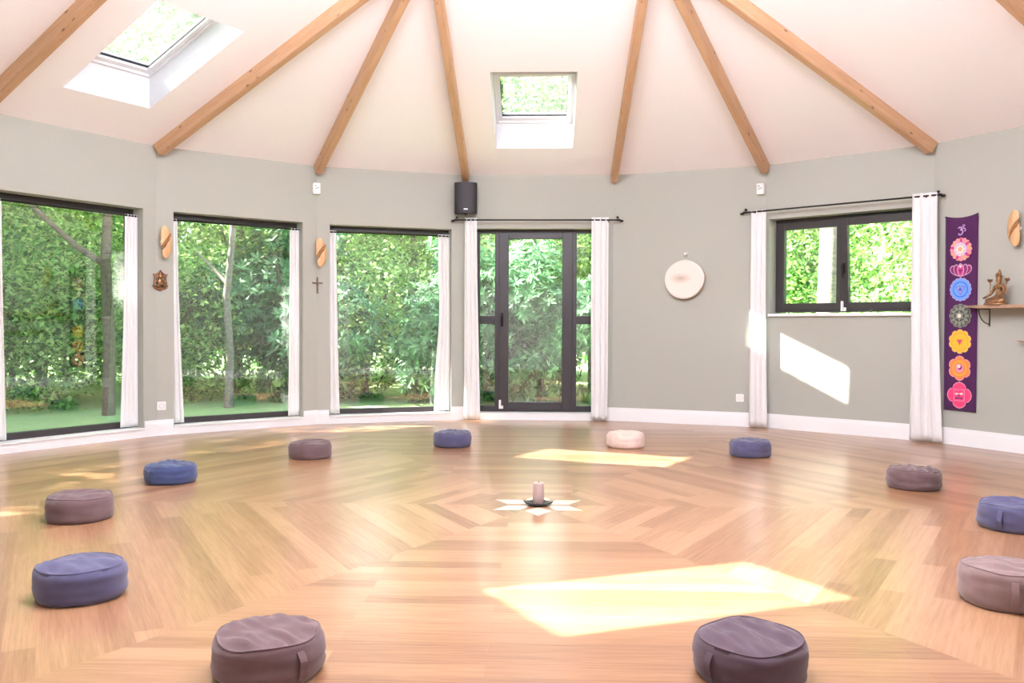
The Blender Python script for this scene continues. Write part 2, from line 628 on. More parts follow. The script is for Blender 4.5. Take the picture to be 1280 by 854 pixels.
# ------------------------------------------------------------------ ceiling with its rooflight shafts
SKY = {0: (-0.465, 0.345), -1: (-0.392, 0.392), -2: (-0.392, 0.392)}
SR0, SR1, SUP = 2.965, 4.165, 0.29
SRT = {0: 3.385, -1: SR0, -2: SR0}              # where the upper shaft face meets the window


def cz(r, up=0.0):
    return H + SLOPE * (APO - r) + up


def build_ceiling():
    bm = bmesh.new()

    def face(pts, mi=0):
        f = bm.faces.new([bm.verts.new(p) for p in pts])
        f.material_index = mi
    hw = SEGL / 2
    for k in range(6):
        mb = bay_matrix(k)
        P = lambda t, r, up=0.0: mb @ Vector((t, r, cz(r, up)))
        kk = k if k <= 3 else k - 6
        if kk in SKY:
            t0, t1 = SKY[kk]
            ts, rs = (-hw, t0, t1, hw), (RB, SR0, SR1, APO)
            for a in range(3):
                for b in range(3):
                    if a == 1 and b == 1:
                        continue
                    face([P(ts[a], rs[b]), P(ts[a + 1], rs[b]), P(ts[a + 1], rs[b + 1]), P(ts[a], rs[b + 1])])
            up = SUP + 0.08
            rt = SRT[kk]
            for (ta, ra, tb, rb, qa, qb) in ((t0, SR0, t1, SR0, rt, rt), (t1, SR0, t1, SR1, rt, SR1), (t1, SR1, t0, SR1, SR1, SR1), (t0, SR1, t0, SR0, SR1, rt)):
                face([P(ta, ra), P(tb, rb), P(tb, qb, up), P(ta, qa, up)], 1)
        else:
            face([P(-hw, RB), P(hw, RB), P(hw, APO), P(-hw, APO)])
        # the two triangles clockwise of this bay, up to the next node
        a = TH + math.radians(60 * k + 30)
        node = Vector((CX + NODE_R * math.sin(a), CY + NODE_R * math.cos(a), NODE_Z))
        mid = 2 + 3 * k
        for j in (1, 2):
            face([node, corner(mid + j, R, H), corner(mid + j + 1, R, H)])
        # middle pyramid
        a2 = TH + math.radians(60 * k - 30)
        node2 = Vector((CX + NODE_R * math.sin(a2), CY + NODE_R * math.cos(a2), NODE_Z))
        face([node, node2, Vector((CX, CY, NODE_Z + SLOPE * RB))])
    # eaves outside the walls
    for i in range(NSEG):
        if i in (10, 11, 12):
            continue
        ro = R + 0.75
        face([corner(i, R, H), corner(i + 1, R, H), corner(i + 1, ro, H - SLOPE * 0.75), corner(i, ro, H - SLOPE * 0.75)])
    bmesh.ops.remove_doubles(bm, verts=bm.verts[:], dist=0.0005)
    return struct('ceiling', bm, [M['ceiling'], M['reveal']])


build_ceiling()

WN = [0]


def next_window():
    WN[0] += 1
    return 'window_%d' % WN[0]


# ------------------------------------------------------------------ tall fixed windows
def fixed_window(i):
    s0, s1, z0, z1 = OPEN[i]
    w = struct(next_window(), matrix=seg_matrix(i))
    fr = bmesh.new()
    y0, y1, fw = 0.15, 0.22, 0.06
    box(fr, s0, s0 + fw, y0, y1, z0, z1, bev=0.004)
    box(fr, s1 - fw, s1, y0, y1, z0, z1, bev=0.004)
    box(fr, s0 + fw, s1 - fw, y0, y1, z0, z0 + 0.068, bev=0.004)
    box(fr, s0 + fw, s1 - fw, y0, y1, z1 - 0.05, z1, bev=0.004)
    link_mesh('window_frame', fr, M['frame'], w)
    g = bmesh.new()
    box(g, s0 + fw - 0.01, s1 - fw + 0.01, y0 + 0.033, y0 + 0.036, z0 + 0.06, z1 - 0.045)
    link_mesh('glass_pane', g, M['glass'], w)
    sl = bmesh.new()
    box(sl, s0 + 0.001, s1 - 0.001, -0.028, y0, z0 - 0.001, z0 + 0.012, bev=0.003)
    link_mesh('window_sill', sl, M['white'], w)
    lin = bmesh.new()
    box(lin, s0, s0 + 0.008, 0.002, y0, z0 + 0.012, z1)
    box(lin, s1 - 0.008, s1, 0.002, y0, z0 + 0.012, z1)
    link_mesh('window_lining', lin, M['wall'], w)
    return w


for i in (17, 0, 1, 16, 15):
    fixed_window(i)


# ------------------------------------------------------------------ terrace door with sidelights
def terrace_door(i=2):
    s0, s1, z0, z1 = OPEN[i]
    d = struct('door_1', matrix=seg_matrix(i))
    y0, y1 = 0.14, 0.215
    fr = bmesh.new()
    box(fr, s0, 0.145, y0, y1, z0, z1, bev=0.004)
    box(fr, 1.425, s1, y0, y1, z0, z1, bev=0.004)
    box(fr, 0.145, 1.425, y0, y1, z1 - 0.04, z1, bev=0.004)
    box(fr, 0.318, 0.372, y0, y1, z0, z1 - 0.04, bev=0.004)
    box(fr, 1.195, 1.249, y0, y1, z0, z1 - 0.04, bev=0.004)
    box(fr, 0.145, 1.425, y0, y1, z0, z0 + 0.028, bev=0.003)
    for a, b in ((0.145, 0.318), (1.249, 1.425)):
        box(fr, a, b, y0, y1, z0 + 0.02, 0.147, bev=0.003)
        box(fr, a, b, y0, y1, 1.082, 1.174, bev=0.004)
    link_mesh('door_frame', fr, M['frame'], d)
    g = bmesh.new()
    for a, b in ((0.14, 0.322), (1.245, 1.43)):
        box(g, a, b, y0 + 0.034, y0 + 0.037, 0.14, 1.09)
        box(g, a, b, y0 + 0.034, y0 + 0.037, 1.168, z1 - 0.035)
    link_mesh('sidelight_glass', g, M['glass'], d)
    lf = bmesh.new()
    yl = y0 - 0.016
    a0, a1, b0, b1 = 0.366, 1.201, z0 + 0.03, z1 - 0.032
    box(lf, a0, 0.475, yl, y1 - 0.02, b0, b1, bev=0.005)
    box(lf, 1.085, a1, yl, y1 - 0.02, b0, b1, bev=0.005)
    box(lf, 0.475, 1.085, yl, y1 - 0.02, b0, 0.190, bev=0.005)
    box(lf, 0.475, 1.085, yl, y1 - 0.02, 2.052, b1, bev=0.005)
    leaf = link_mesh('door_leaf', lf, M['frame'], d)
    g = bmesh.new()
    box(g, 0.468, 1.092, y0 + 0.028, y0 + 0.031, 0.183, 2.06)
    link_mesh('door_glass', g, M['glass'], leaf)
    h = bmesh.new()
    box(h, 0.386, 0.414, yl - 0.008, yl, 1.05, 1.21, bev=0.003)
    tube(h, [(0.40, yl - 0.004, 1.165), (0.40, yl - 0.045, 1.165), (0.40, yl - 0.05, 1.15), (0.40, yl - 0.05, 1.06)], 0.008)
    link_mesh('door_handle', h, M['iron'], leaf)
    k = bmesh.new()
    box(k, 0.368, 0.392, yl - 0.018, yl, 0.115, 0.215, bev=0.004)
    box(k, 0.392, 0.418, yl - 0.014, yl, 0.115, 0.150, bev=0.004)
    link_mesh('door_latch', k, M['plastic'], leaf)
    t = bmesh.new()
    box(t, s0 + 0.001, s1 - 0.001, -0.02, y0, z0 - 0.001, z0 + 0.006, bev=0.002)
    link_mesh('door_threshold', t, M['white'], d)
    return d


terrace_door()


# ------------------------------------------------------------------ high window with two sashes, the right one tilted
def tilt_window(i=4):
    s0, s1, z0, z1 = OPEN[i]
    w = struct(next_window(), matrix=seg_matrix(i))
    y0, y1 = 0.15, 0.22
    fr = bmesh.new()
    box(fr, s0, s0 + 0.05, y0, y1, z0 + 0.02, z1, bev=0.004)
    box(fr, s1 - 0.05, s1, y0, y1, z0 + 0.02, z1, bev=0.004)
    box(fr, s0 + 0.05, s1 - 0.05, y0, y1, z1 - 0.05, z1, bev=0.004)
    box(fr, s0 + 0.05, s1 - 0.05, y0, y1, z0 + 0.02, z0 + 0.065, bev=0.004)
    box(fr, 0.725, 0.785, y0, y1, z0 + 0.065, z1 - 0.05, bev=0.004)
    link_mesh('window_frame', fr, M['frame'], w)

    def sash(a, b, tilt):
        zb, zt = z0 + 0.045, z1 - 0.035
        mt = Matrix.Translation((0, y0 - 0.012, zb)) @ Matrix.Rotation(math.radians(tilt), 4, 'X')
        sb = bmesh.new()
        hh = zt - zb
        ww = 0.078
        box(sb, a, a + ww, 0, 0.06, 0, hh, bev=0.004)
        box(sb, b - ww, b, 0, 0.06, 0, hh, bev=0.004)
        box(sb, a + ww, b - ww, 0, 0.06, 0, 0.07, bev=0.004)
        box(sb, a + ww, b - ww, 0, 0.06, hh - 0.078, hh, bev=0.004)
        s = link_mesh('window_sash', sb, M['frame'], w, mt)
        g = bmesh.new()
        box(g, a + ww - 0.008, b - ww + 0.008, 0.03, 0.033, 0.062, hh - 0.07)
        link_mesh('glass_pane', g, M['glass'], s)
        return s
    sash(s0 + 0.022, 0.768, 0)
    rs = sash(0.742, s1 - 0.022, 4.5)
    h = bmesh.new()
    box(h, 0.765, 0.793, -0.010, 0, 0.36, 0.47, bev=0.003)
    tube(h, [(0.779, -0.006, 0.44), (0.779, -0.04, 0.44), (0.779, -0.046, 0.43), (0.779, -0.046, 0.32)], 0.009)
    link_mesh('window_handle', h, M['iron'], rs)
    k = bmesh.new()
    box(k, 0.745, 0.770, -0.034, -0.012, 0.0, 0.10, bev=0.004)
    box(k, 0.770, 0.797, -0.030, -0.012, 0.0, 0.035, bev=0.004)
    kk = link_mesh('window_latch', k, M['plastic'], w, Matrix.Translation((0, y0, z0 + 0.03)))
    kk['label'] = 'small white plastic latch'
    sl = bmesh.new()
    box(sl, s0 - 0.0, s1, -0.035, y0, z0 - 0.022, z0 + 0.006, bev=0.003)
    link_mesh('window_sill', sl, M['white'], w)
    return w


tilt_window()


# ------------------------------------------------------------------ rooflights
def skylight(k):
    t0, t1 = SKY[k]
    SR0 = SRT[k]
    w = struct(next_window(), matrix=bay_matrix(k))

    def ring(bm, ta, tb, ra, rb, fw, u0, u1, mi=0):
        for (a, b, c_, d) in ((ta, ta + fw, ra, rb), (tb - fw, tb, ra, rb), (ta + fw, tb - fw, ra, ra + fw), (ta + fw, tb - fw, rb - fw, rb)):
            hexa(bm, [(a, c_, cz(c_, u0)), (b, c_, cz(c_, u0)), (b, d, cz(d, u0)), (a, d, cz(d, u0)),
                      (a, c_, cz(c_, u1)), (b, c_, cz(c_, u1)), (b, d, cz(d, u1)), (a, d, cz(d, u1))], mi)
    f = bmesh.new()
    ring(f, t0 + 0.001, t1 - 0.001, SR0 + 0.001, SR1 - 0.001, 0.022, SUP - 0.03, SUP + 0.06)
    link_mesh('window_frame', f, M['skyframe'], w)
    s = bmesh.new()
    ring(s, t0 + 0.020, t1 - 0.020, SR0 + 0.020, SR1 - 0.020, 0.045, SUP - 0.01, SUP + 0.05)
    so = link_mesh('window_sash', s, M['skyframe'], w)
    q = bmesh.new()
    ring(q, t0 + 0.062, t1 - 0.062, SR0 + 0.062, SR1 - 0.062, 0.008, SUP + 0.012, SUP + 0.03)
    link_mesh('rubber_seal', q, M['seal'], so)
    g = bmesh.new()
    a, b, c_, d = t0 + 0.06, t1 - 0.06, SR0 + 0.06, SR1 - 0.06
    g.faces.new([g.verts.new(p) for p in ((a, c_, cz(c_, SUP + 0.02)), (b, c_, cz(c_, SUP + 0.02)), (b, d, cz(d, SUP + 0.02)), (a, d, cz(d, SUP + 0.02)))])
    link_mesh('glass_pane', g, M['skyglass'], so)


for k in (0, -1, -2):
    skylight(k)

# ------------------------------------------------------------------ roof beams
BEAMS = {-1: (-90, 'spruce roof beam left of the left rooflight, cut off by the picture corner'),
         0: (-30, 'spruce roof beam ending beside the left rooflight, above the bronze plaque'),
         1: (-30, 'spruce roof beam ending over the small white box above the cross'),
         2: (-30, 'spruce roof beam running down to the black loudspeaker'),
         3: (30, 'spruce roof beam right of the front rooflight, ending above the terrace door curtain'),
         4: (30, 'spruce roof beam ending over the white box left of the tilted window'),
         5: (30, 'spruce roof beam ending above the curtain beside the purple banner'),
         6: (90, 'spruce roof beam crossing the top right corner of the picture')}
for i, (na, lab) in BEAMS.items():
    a = math.radians(na) + TH
    p0 = Vector((CX + NODE_R * math.sin(a), CY + NODE_R * math.cos(a), NODE_Z))
    p1 = corner(i, R - 0.004, H)
    d = p1 - p0
    L = d.length
    x = d.normalized()
    y = Vector((-x.y, x.x, 0)).normalized()
    z = x.cross(y)
    mt = Matrix((( x.x, y.x, z.x, p0.x), (x.y, y.y, z.y, p0.y), (x.z, y.z, z.z, p0.z), (0, 0, 0, 1)))
    bm = bmesh.new()
    hb, db = 0.036, 0.128 * math.cos(math.atan(0.4))
    # lower end is cut plumb against the wall
    cut = db * math.tan(math.asin(-x.z))
    hexa(bm, [(0, -hb, -db), (L - cut, -hb, -db), (L - cut, hb, -db), (0, hb, -db), (0, -hb, 0.012), (L, -hb, 0.012), (L, hb, 0.012), (0, hb, 0.012)])
    bmesh.ops.bevel(bm, geom=bm.edges[:], offset=0.004, segments=2, affect='EDGES')
    o = link_mesh('roof_beam', bm, M['beam'], matrix=mt)
    tag(o, lab, 'roof beam', 'spruce beams under the ceiling')


# ------------------------------------------------------------------ curtains and rods
def curtain(i, sa, sb, sa2, sb2, zt, zb, off, label, folds=4, amp=0.022, waist=None, seed=0, group='white curtains', eyelets=False):
    """sheet hanging in soft folds; sa..sb at the top, sa2..sb2 at the hem"""
    rnd = random.Random(seed)
    bm = bmesh.new()
    nu, nv = folds * 14, 36
    ph = rnd.random() * 6.28
    jit = [rnd.uniform(-0.35, 0.35) for _ in range(folds + 2)]
    grid = []
    for v in range(nv + 1):
        fv = v / nv
        z = zt + (zb - zt) * fv
        w = fv ** 1.6
        a = sa + (sa2 - sa) * w
        b = sb + (sb2 - sb) * w
        if waist:
            q = math.exp(-((fv - waist[0]) / 0.22) ** 2) * waist[1]
            a += q if waist[2] >= 0 else 0
            b -= q if waist[2] <= 0 else 0
        row = []
        for u in range(nu + 1):
            fu = u / nu
            jj = jit[min(int(fu * folds), folds)]
            pa = fu * folds * 2 * PI + ph + jj * math.sin(fv * 3) + 0.25 * math.sin(fv * 5 + fu * 7)
            dep = 0.55 * amp * (0.75 + 0.25 * math.sin(fu * 9 + ph)) * math.sin(pa)
            dep += 0.004 * math.sin(2 * pa + 1.3)
            x = a + (b - a) * fu + 0.35 * amp * math.sin(2 * pa) * 0.5
            row.append(bm.verts.new((x, off + dep, z)))
        grid.append(row)
    for r0, r1 in zip(grid, grid[1:]):
        for k in range(nu):
            f = bm.faces.new((r0[k], r1[k], r1[k + 1], r0[k + 1]))
            f.smooth = True
    o = link_mesh('curtain', bm, M['curtain'], matrix=seg_matrix(i))
    so = o.modifiers.new('thickness', 'SOLIDIFY')
    so.thickness = 0.003
    so.offset = 0
    tag(o, label, 'curtain', group)
    return o


G = 'white curtains'
curtain(17, 0.145, 0.265, 0.145, 0.295, 2.085, 0.10, 0.085, 'white curtain at the left edge of the leftmost window', 3, 0.018, seed=1)
curtain(17, 1.385, 1.508, 1.33, 1.508, 2.085, 0.10, 0.085, 'white curtain right of the leftmost window, beside the carved bronze plaque', 4, 0.020, seed=2)
curtain(0, 0.170, 0.225, 0.170, 0.285, 2.085, 0.10, 0.085, 'narrow white curtain at the left side of the window by the bronze plaque', 2, 0.016, seed=3)
curtain(0, 1.385, 1.488, 1.365, 1.488, 2.085, 0.10, 0.085, 'white curtain hanging left of the dark wall cross', 3, 0.018, seed=4)
curtain(1, 0.145, 0.212, 0.145, 0.25, 2.085, 0.10, 0.085, 'narrow white curtain hanging right of the dark wall cross', 2, 0.016, seed=5)
curtain(1, 1.345, 1.475, 1.30, 1.475, 2.085, 0.10, 0.085, 'white curtain in the window opening below left of the loudspeaker', 3, 0.018, waist=(0.45, 0.03, 1), seed=6)
curtain(2, -0.005, 0.13, -0.012, 0.172, 2.262, 0.018, -0.105, 'white curtain left of the terrace door, below the loudspeaker', 3, 0.024, seed=7)
curtain(2, 1.40, 1.588, 1.405, 1.582, 2.268, 0.018, -0.105, 'white curtain right of the terrace door', 3, 0.024, seed=8)
curtain(4, -0.125, 0.045, -0.125, 0.080, 2.275, 0.018, -0.105, 'white curtain left of the tilted window, right of the wall socket', 3, 0.024, seed=9)
curtain(4, 1.487, 1.700, 1.487, 1.770, 2.29, 0.018, -0.115, 'wide white curtain between the tilted window and the purple banner', 3, 0.036, seed=10)


def curtain_rod(i, sa, sb, z, off, label, finials=True):
    t = thing('curtain_rod', label, 'curtain rod', seg_matrix(i) @ Matrix.Translation((0, 0, 0)), 'dark iron curtain rods')
    p = bmesh.new()
    tube(p, [(sa, off, z), (sb, off, z)], 0.0085, 12)
    link_mesh('pole', p, M['iron'], t)
    if finials:
        for s, d in ((sa, -1), (sb, 1)):
            f = bmesh.new()
            # curled bud finial: three small leaves
            tube(f, [(s, off, z), (s + d * 0.02, off, z), (s + d * 0.045, off, z + 0.006)], [0.010, 0.013, 0.006])
            ball(f, (s + d * 0.055, off, z + 0.010 - 0.02), 0.017, sc=(1.4, 1, 0.8))
            ball(f, (s + d * 0.012, off, z + 0.028), 0.014, sc=(1.1, 1, 1.0))
            link_mesh('finial', f, M['iron'], t)
        for s in (sa + 0.09, sb - 0.09):
            b = bmesh.new()
            tube(b, [(s, off, z - 0.012), (s, -0.03, z - 0.012), (s, 0.0, z - 0.012)], 0.006)
            lathe(b, [(0, 0), (0.02, 0), (0.02, 0.006), (0, 0.006)], 14, 0, Matrix.Translation((s, 0.0, z - 0.012)) @ Matrix.Rotation(PI / 2, 4, 'X'))
            link_mesh('bracket', b, M['iron'], t)
    return t


curtain_rod(2, -0.085, 1.675, 2.237, -0.105, 'long dark curtain rod over the terrace door')
curtain_rod(4, -0.165, 1.700, 2.262, -0.110, 'long dark curtain rod over the tilted window')
for i, lab in ((17, 'slim dark curtain rod inside the top of the leftmost window'), (0, 'slim dark curtain rod inside the window between plaque and cross'),
               (1, 'slim dark curtain rod inside the window beside the loudspeaker')):
    s0, s1, z0, z1 = OPEN[i]
    curtain_rod(i, s0 + 0.008, s1 - 0.008, z1 - 0.072, 0.085, lab, finials=False)

# ------------------------------------------------------------------ meditation cushions
CR, CHT = 0.165, 0.130


def cushion_point(fu, part, fr, seed, hgt, lump):
    """part 'top': fr radius 0..1 ; part 'side': fr height 0..1 (1 = rim)"""
    a = fu * 2 * PI
    n1 = noise.noise(Vector((math.cos(a) * 1.3 + seed, math.sin(a) * 1.3, seed * 0.7)))
    rr = CR * (1 + 0.035 * n1)
    rim = hgt * (1 + 0.11 * noise.noise(Vector((math.cos(a) * 1.0, math.sin(a) * 1.0 + seed * 1.7, 3.1)))) - 0.012
    if part == 'side':
        bulge = 1.02 - 0.09 * abs(fr * 2 - 1.0) ** 4.5
        # soft creases running round the side
        cr = 0.006 * lump * noise.noise(Vector((math.cos(a) * 1.6, math.sin(a) * 1.6, fr * 5 + seed)))
        r = rr * bulge + cr
        return Vector((r * math.cos(a), r * math.sin(a), 0.002 + rim * fr))
    rim = (hgt - 0.012) + (rim - hgt + 0.012) * fr ** 2
    r = rr * 0.93 * fr
    x, y = r * math.cos(a), r * math.sin(a)
    dome = 0.024 * (1 - fr ** 2.2)
    sag = -0.014 * lump * math.exp(-((x - 0.03) ** 2 + (y + 0.03) ** 2) / 0.006)
    edge = min(1, (1 - fr) * 6)
    ang = seed * 1.9
    u, v = x * math.cos(ang) + y * math.sin(ang), -x * math.sin(ang) + y * math.cos(ang)
    wr = 0.015 * lump * noise.noise(Vector((u * 8, v * 34, seed))) + 0.007 * lump * noise.noise(Vector((x * 14, y * 14, seed + 5)))
    return Vector((x, y, 0.002 + rim + dome * edge ** 0.5 + sag * edge + wr * edge))


def cushion(x, y, rot, mat, label, seed, hgt=CHT, lump=1.0, handle=0.0, group='round meditation cushions in a ring'):
    t = thing('meditation_cushion', label, 'cushion', Matrix.Translation((x, y, 0)) @ Matrix.Rotation(rot, 4, 'Z'), group)
    bm = bmesh.new()
    ns, nt, nr = 72, 12, 16
    rings = []
    rings.append([bm.verts.new(cushion_point(k / ns, 'side', 0.0, seed, hgt, lump) * 0.97 + Vector((0, 0, 0))) for k in range(ns)])
    for v in range(nt + 1):
        rings.append([bm.verts.new(cushion_point(k / ns, 'side', v / nt, seed, hgt, lump)) for k in range(ns)])
    for v in range(nr):
        fr = 1 - (v + 0.15) / (nr + 0.15)
        rings.append([bm.verts.new(cushion_point(k / ns, 'top', fr, seed, hgt, lump)) for k in range(ns)])
    for r0, r1 in zip(rings, rings[1:]):
        for k in range(ns):
            f = bm.faces.new((r0[k], r0[(k + 1) % ns], r1[(k + 1) % ns], r1[k]))
            f.smooth = True
    c0 = bm.verts.new(cushion_point(0, 'top', 0, seed, hgt, lump))
    for k in range(ns):
        f = bm.faces.new((rings[-1][k], rings[-1][(k + 1) % ns], c0))
        f.smooth = True
    bm.faces.new(rings[0][::-1])
    link_mesh('cover', bm, mat, t)
    # seam piping round the rim
    p = bmesh.new()
    pts = [cushion_point(k / 72, 'side', 1.0, seed, hgt, lump) for k in range(72)]
    rg = []
    for k in range(72):
        d = (pts[(k + 1) % 72] - pts[k - 1]).normalized()
        o = Vector((pts[k].x, pts[k].y, 0)).normalized()
        u = Vector((0, 0, 1))
        rg.append([p.verts.new(pts[k] + (o * math.cos(q) + u * math.sin(q)) * 0.0026) for q in [2 * PI * j / 6 for j in range(6)]])
    for k in range(72):
        for j in range(6):
            f = p.faces.new((rg[k][j], rg[(k + 1) % 72][j], rg[(k + 1) % 72][(j + 1) % 6], rg[k][(j + 1) % 6]))
            f.smooth = True
    link_mesh('piping', p, mat, t)
    # carrying strap sewn upright on the side
    h = bmesh.new()
    fu = (handle / (2 * PI)) % 1.0
    strip = []
    n = 10
    for j in range(n + 1):
        fr = 0.16 + 0.68 * j / n
        q = cushion_point(fu, 'side', fr, seed, hgt, lump)
        o = Vector((math.cos(fu * 2 * PI), math.sin(fu * 2 * PI), 0))
        s = Vector((-o.y, o.x, 0))
        lift = 0.002 + 0.010 * math.sin(PI * j / n)
        strip.append([h.verts.new(q + o * (lift + e) + s * w) for e in (0, 0.003) for w in (-0.012, 0.012)])
    for a, b in zip(strip, strip[1:]):
        for q0, q1 in ((0, 1), (1, 3), (3, 2), (2, 0)):
            h.faces.new((a[q0], a[q1], b[q1], b[q0]))
    h.faces.new((strip[0][0], strip[0][1], strip[0][3], strip[0][2]))
    h.faces.new((strip[-1][0], strip[-1][1], strip[-1][3], strip[-1][2]))
    bmesh.ops.recalc_face_normals(h, faces=h.faces[:])
    link_mesh('strap', h, mat, t)
    return t


rd = math.radians
cushion(-0.735, 2.625, 0.0, M['c_mauve'], 'large mauve brown cushion at the bottom left, cut off below, strap at its right', 1.3, 0.132, 1.25, rd(-42))
cushion(0.722, 2.615, 0.4, M['c_purple'], 'large dark purple cushion at the bottom right, cut off by the picture edge', 4.1, 0.126, 1.0, rd(190))
cushion(-1.67, 3.36, 0.2, M['c_blue'], 'large blue cushion at the left, nearest of the left blue ones', 7.7, 0.135, 0.8, rd(150))
cushion(-2.34, 4.70, 0.0, M['c_mauve'], 'mauve cushion at far left, behind the large blue one', 2.2, 0.14, 0.7, rd(175))
cushion(-2.29, 5.83, 0.0, M['c_deepblue'], 'bright blue cushion on the left, in front of the second window', 9.4, 0.125, 0.8, rd(-120))
cushion(-1.61, 6.93, 0.0, M['c_mauve'], 'mauve cushion standing in front of the window beside the cross', 3.6, 0.13, 0.7, rd(60))
cushion(-0.52, 7.63, 0.0, M['c_blue'], 'blue cushion on the floor left of the terrace door', 5.9, 0.13, 0.6, rd(80))
cushion(1.00, 7.62, 0.0, M['c_peach'], 'pale peach cushion behind the bright sun patch, right of the terrace door', 6.3, 0.13, 0.7, rd(100))
cushion(1.95, 7.10, 0.0, M['c_blue'], 'blue cushion on the floor in front of the wall socket and drum', 8.8, 0.135, 0.8, rd(120))
cushion(2.65, 5.71, 0.0, M['c_mauve'], 'mauve brown cushion on the right, in front of the wide curtain', 10.5, 0.135, 1.3, rd(20))
cushion(2.64, 4.56, 0.0, M['c_blue'], 'dark blue cushion cut off by the right picture edge', 11.2, 0.14, 1.2, rd(-140))
cushion(1.90, 3.32, 0.0, M['c_taupe'], 'pinkish taupe cushion at lower right, cut off by the picture edge', 12.9, 0.15, 0.9, rd(-110))


# ------------------------------------------------------------------ candle on its dish
def candle():
    t = thing('candle_dish', 'dark square dish under the candle in the flower inlay', 'dish', Matrix.Translation((CX, CY, 0.0012)) @ Matrix.Rotation(rd(38), 4, 'Z'))
    bm = bmesh.new()
    n = 20
    top, bot = [], []
    for a in range(n + 1):
        ra, rb = [], []
        for b in range(n + 1):
            u, v = a / n * 2 - 1, b / n * 2 - 1
            z = 0.004 + 0.016 * (max(0, abs(u) - 0.35) ** 2 + max(0, abs(v) - 0.35) ** 2) * 1.3
            sq = 0.066 * (1 - 0.07 * (1 - abs(u)) * 0 - 0.06 * (u * u * v * v))
            ra.append(bm.verts.new((u * sq, v * sq, z + 0.006)))
            rb.append(bm.verts.new((u * sq * 0.97, v * sq * 0.97, z - 0.004)))
        top.append(ra)
        bot.append(rb)
    for a in range(n):
        for b in range(n):
            bm.faces.new((top[a][b], top[a + 1][b], top[a + 1][b + 1], top[a][b + 1]))
            bm.faces.new((bot[a][b], bot[a][b + 1], bot[a + 1][b + 1], bot[a + 1][b]))
    for k in range(n):
        bm.faces.new((top[k][0], bot[k][0], bot[k + 1][0], top[k + 1][0]))
        bm.faces.new((top[k][n], top[k + 1][n], bot[k + 1][n], bot[k][n]))
        bm.faces.new((top[0][k], top[0][k + 1], bot[0][k + 1], bot[0][k]))
        bm.faces.new((top[n][k], bot[n][k], bot[n][k + 1], top[n][k + 1]))
    bmesh.ops.recalc_face_normals(bm, faces=bm.faces[:])
    link_mesh('plate', bm, M['slate'], t, smooth=True)
    c = thing('pillar_candle', 'thick mauve pillar candle standing on the dark dish', 'candle', Matrix.Translation((CX, CY, 0.0112)))
    b = bmesh.new()
    lathe(b, [(0, 0), (0.0315, 0), (0.033, 0.003), (0.033, 0.118), (0.031, 0.122), (0.022, 0.121), (0.008, 0.118), (0, 0.118)], 40)
    link_mesh('wax', b, M['wax'], c)
    w = bmesh.new()
    tube(w, [(0, 0, 0.117), (0.001, 0, 0.125), (0.004, 0, 0.131)], 0.0014, 6)
    link_mesh('wick', w, M['seal'], c)


candle()


# ------------------------------------------------------------------ loudspeaker
def speaker():
    mt = corner_matrix(2) @ Matrix.Translation((-0.012, -0.085, 2.30)) @ Matrix.Rotation(rd(-6), 4, 'Z')
    t = thing('loudspeaker', 'black loudspeaker mounted high on the wall below a roof beam', 'loudspeaker', mt)
    w, h, d = 0.125, 0.335, 0.20

    def outline(g):
        pts = [(-w, 0), (-w, -d * 0.55)]
        for k in range(13):
            a = PI - PI * k / 12
            pts.append((math.cos(a) * w, -d * 0.55 - math.sin(a) * d * 0.33 * g))
        pts += [(w, 0)]
        return pts
    bm = bmesh.new()
    o = outline(1)
    lo = [bm.verts.new((x, y, 0)) for x, y in o]
    hi = [bm.verts.new((x, y, h)) for x, y in o]
    n = len(o)
    for k in range(n):
        bm.faces.new((lo[k], lo[(k + 1) % n], hi[(k + 1) % n], hi[k]))
    bm.faces.new(lo[::-1])
    bm.faces.new(hi)
    bmesh.ops.recalc_face_normals(bm, faces=bm.faces[:])
    bmesh.ops.bevel(bm, geom=[e for e in bm.edges if abs(e.verts[0].co.z - e.verts[1].co.z) < 1e-4], offset=0.006, segments=2, affect='EDGES')
    link_mesh('cabinet', bm, M['speaker'], t)
    g = bmesh.new()
    arc = [(math.cos(PI - PI * k / 20) * (w - 0.008), -d * 0.55 - math.sin(PI * k / 20) * d * 0.33 - 0.004) for k in range(1, 20)]
    ri = [[g.verts.new((x, y + e, z)) for x, y in arc] for e, z in ((0, 0.012), (0, h - 0.012), (0.006, h - 0.012), (0.006, 0.012))]
    for a in range(4):
        for k in range(len(arc) - 1):
            g.faces.new((ri[a][k], ri[a][k + 1], ri[(a + 1) % 4][k + 1], ri[(a + 1) % 4][k]))
    bmesh.ops.recalc_face_normals(g, faces=g.faces[:])
    link_mesh('grille', g, M['grille'], t)
    b = bmesh.new()
    yb = -d * 0.55 - d * 0.33 - 0.005
    box(b, -0.022, 0.022, yb - 0.002, yb + 0.003, 0.032, 0.042, bev=0.001)
    bo = link_mesh('badge', b, M['steel'], t)
    bo['label'] = 'small silver badge'
    k = bmesh.new()
    tube(k, [(0, -0.09, h + 0.012), (0, 0.0, h + 0.012), (0, 0.07, h * 0.8)], 0.009)
    tube(k, [(0, -0.09, -0.012), (0, 0.0, -0.012), (0, 0.07, h * 0.2)], 0.009)
    lathe(k, [(0, 0), (0.022, 0), (0.022, 0.012), (0, 0.012)], 16, 0, Matrix.Translation((0, -0.09, -0.012)))
    lathe(k, [(0, 0), (0.022, 0), (0.022, 0.012), (0, 0.012)], 16, 0, Matrix.Translation((0, -0.09, h)))
    box(k, -0.02, 0.02, 0.055, 0.069, 0.05, h - 0.04, bev=0.003)
    link_mesh('bracket', k, M['iron'], t)


speaker()


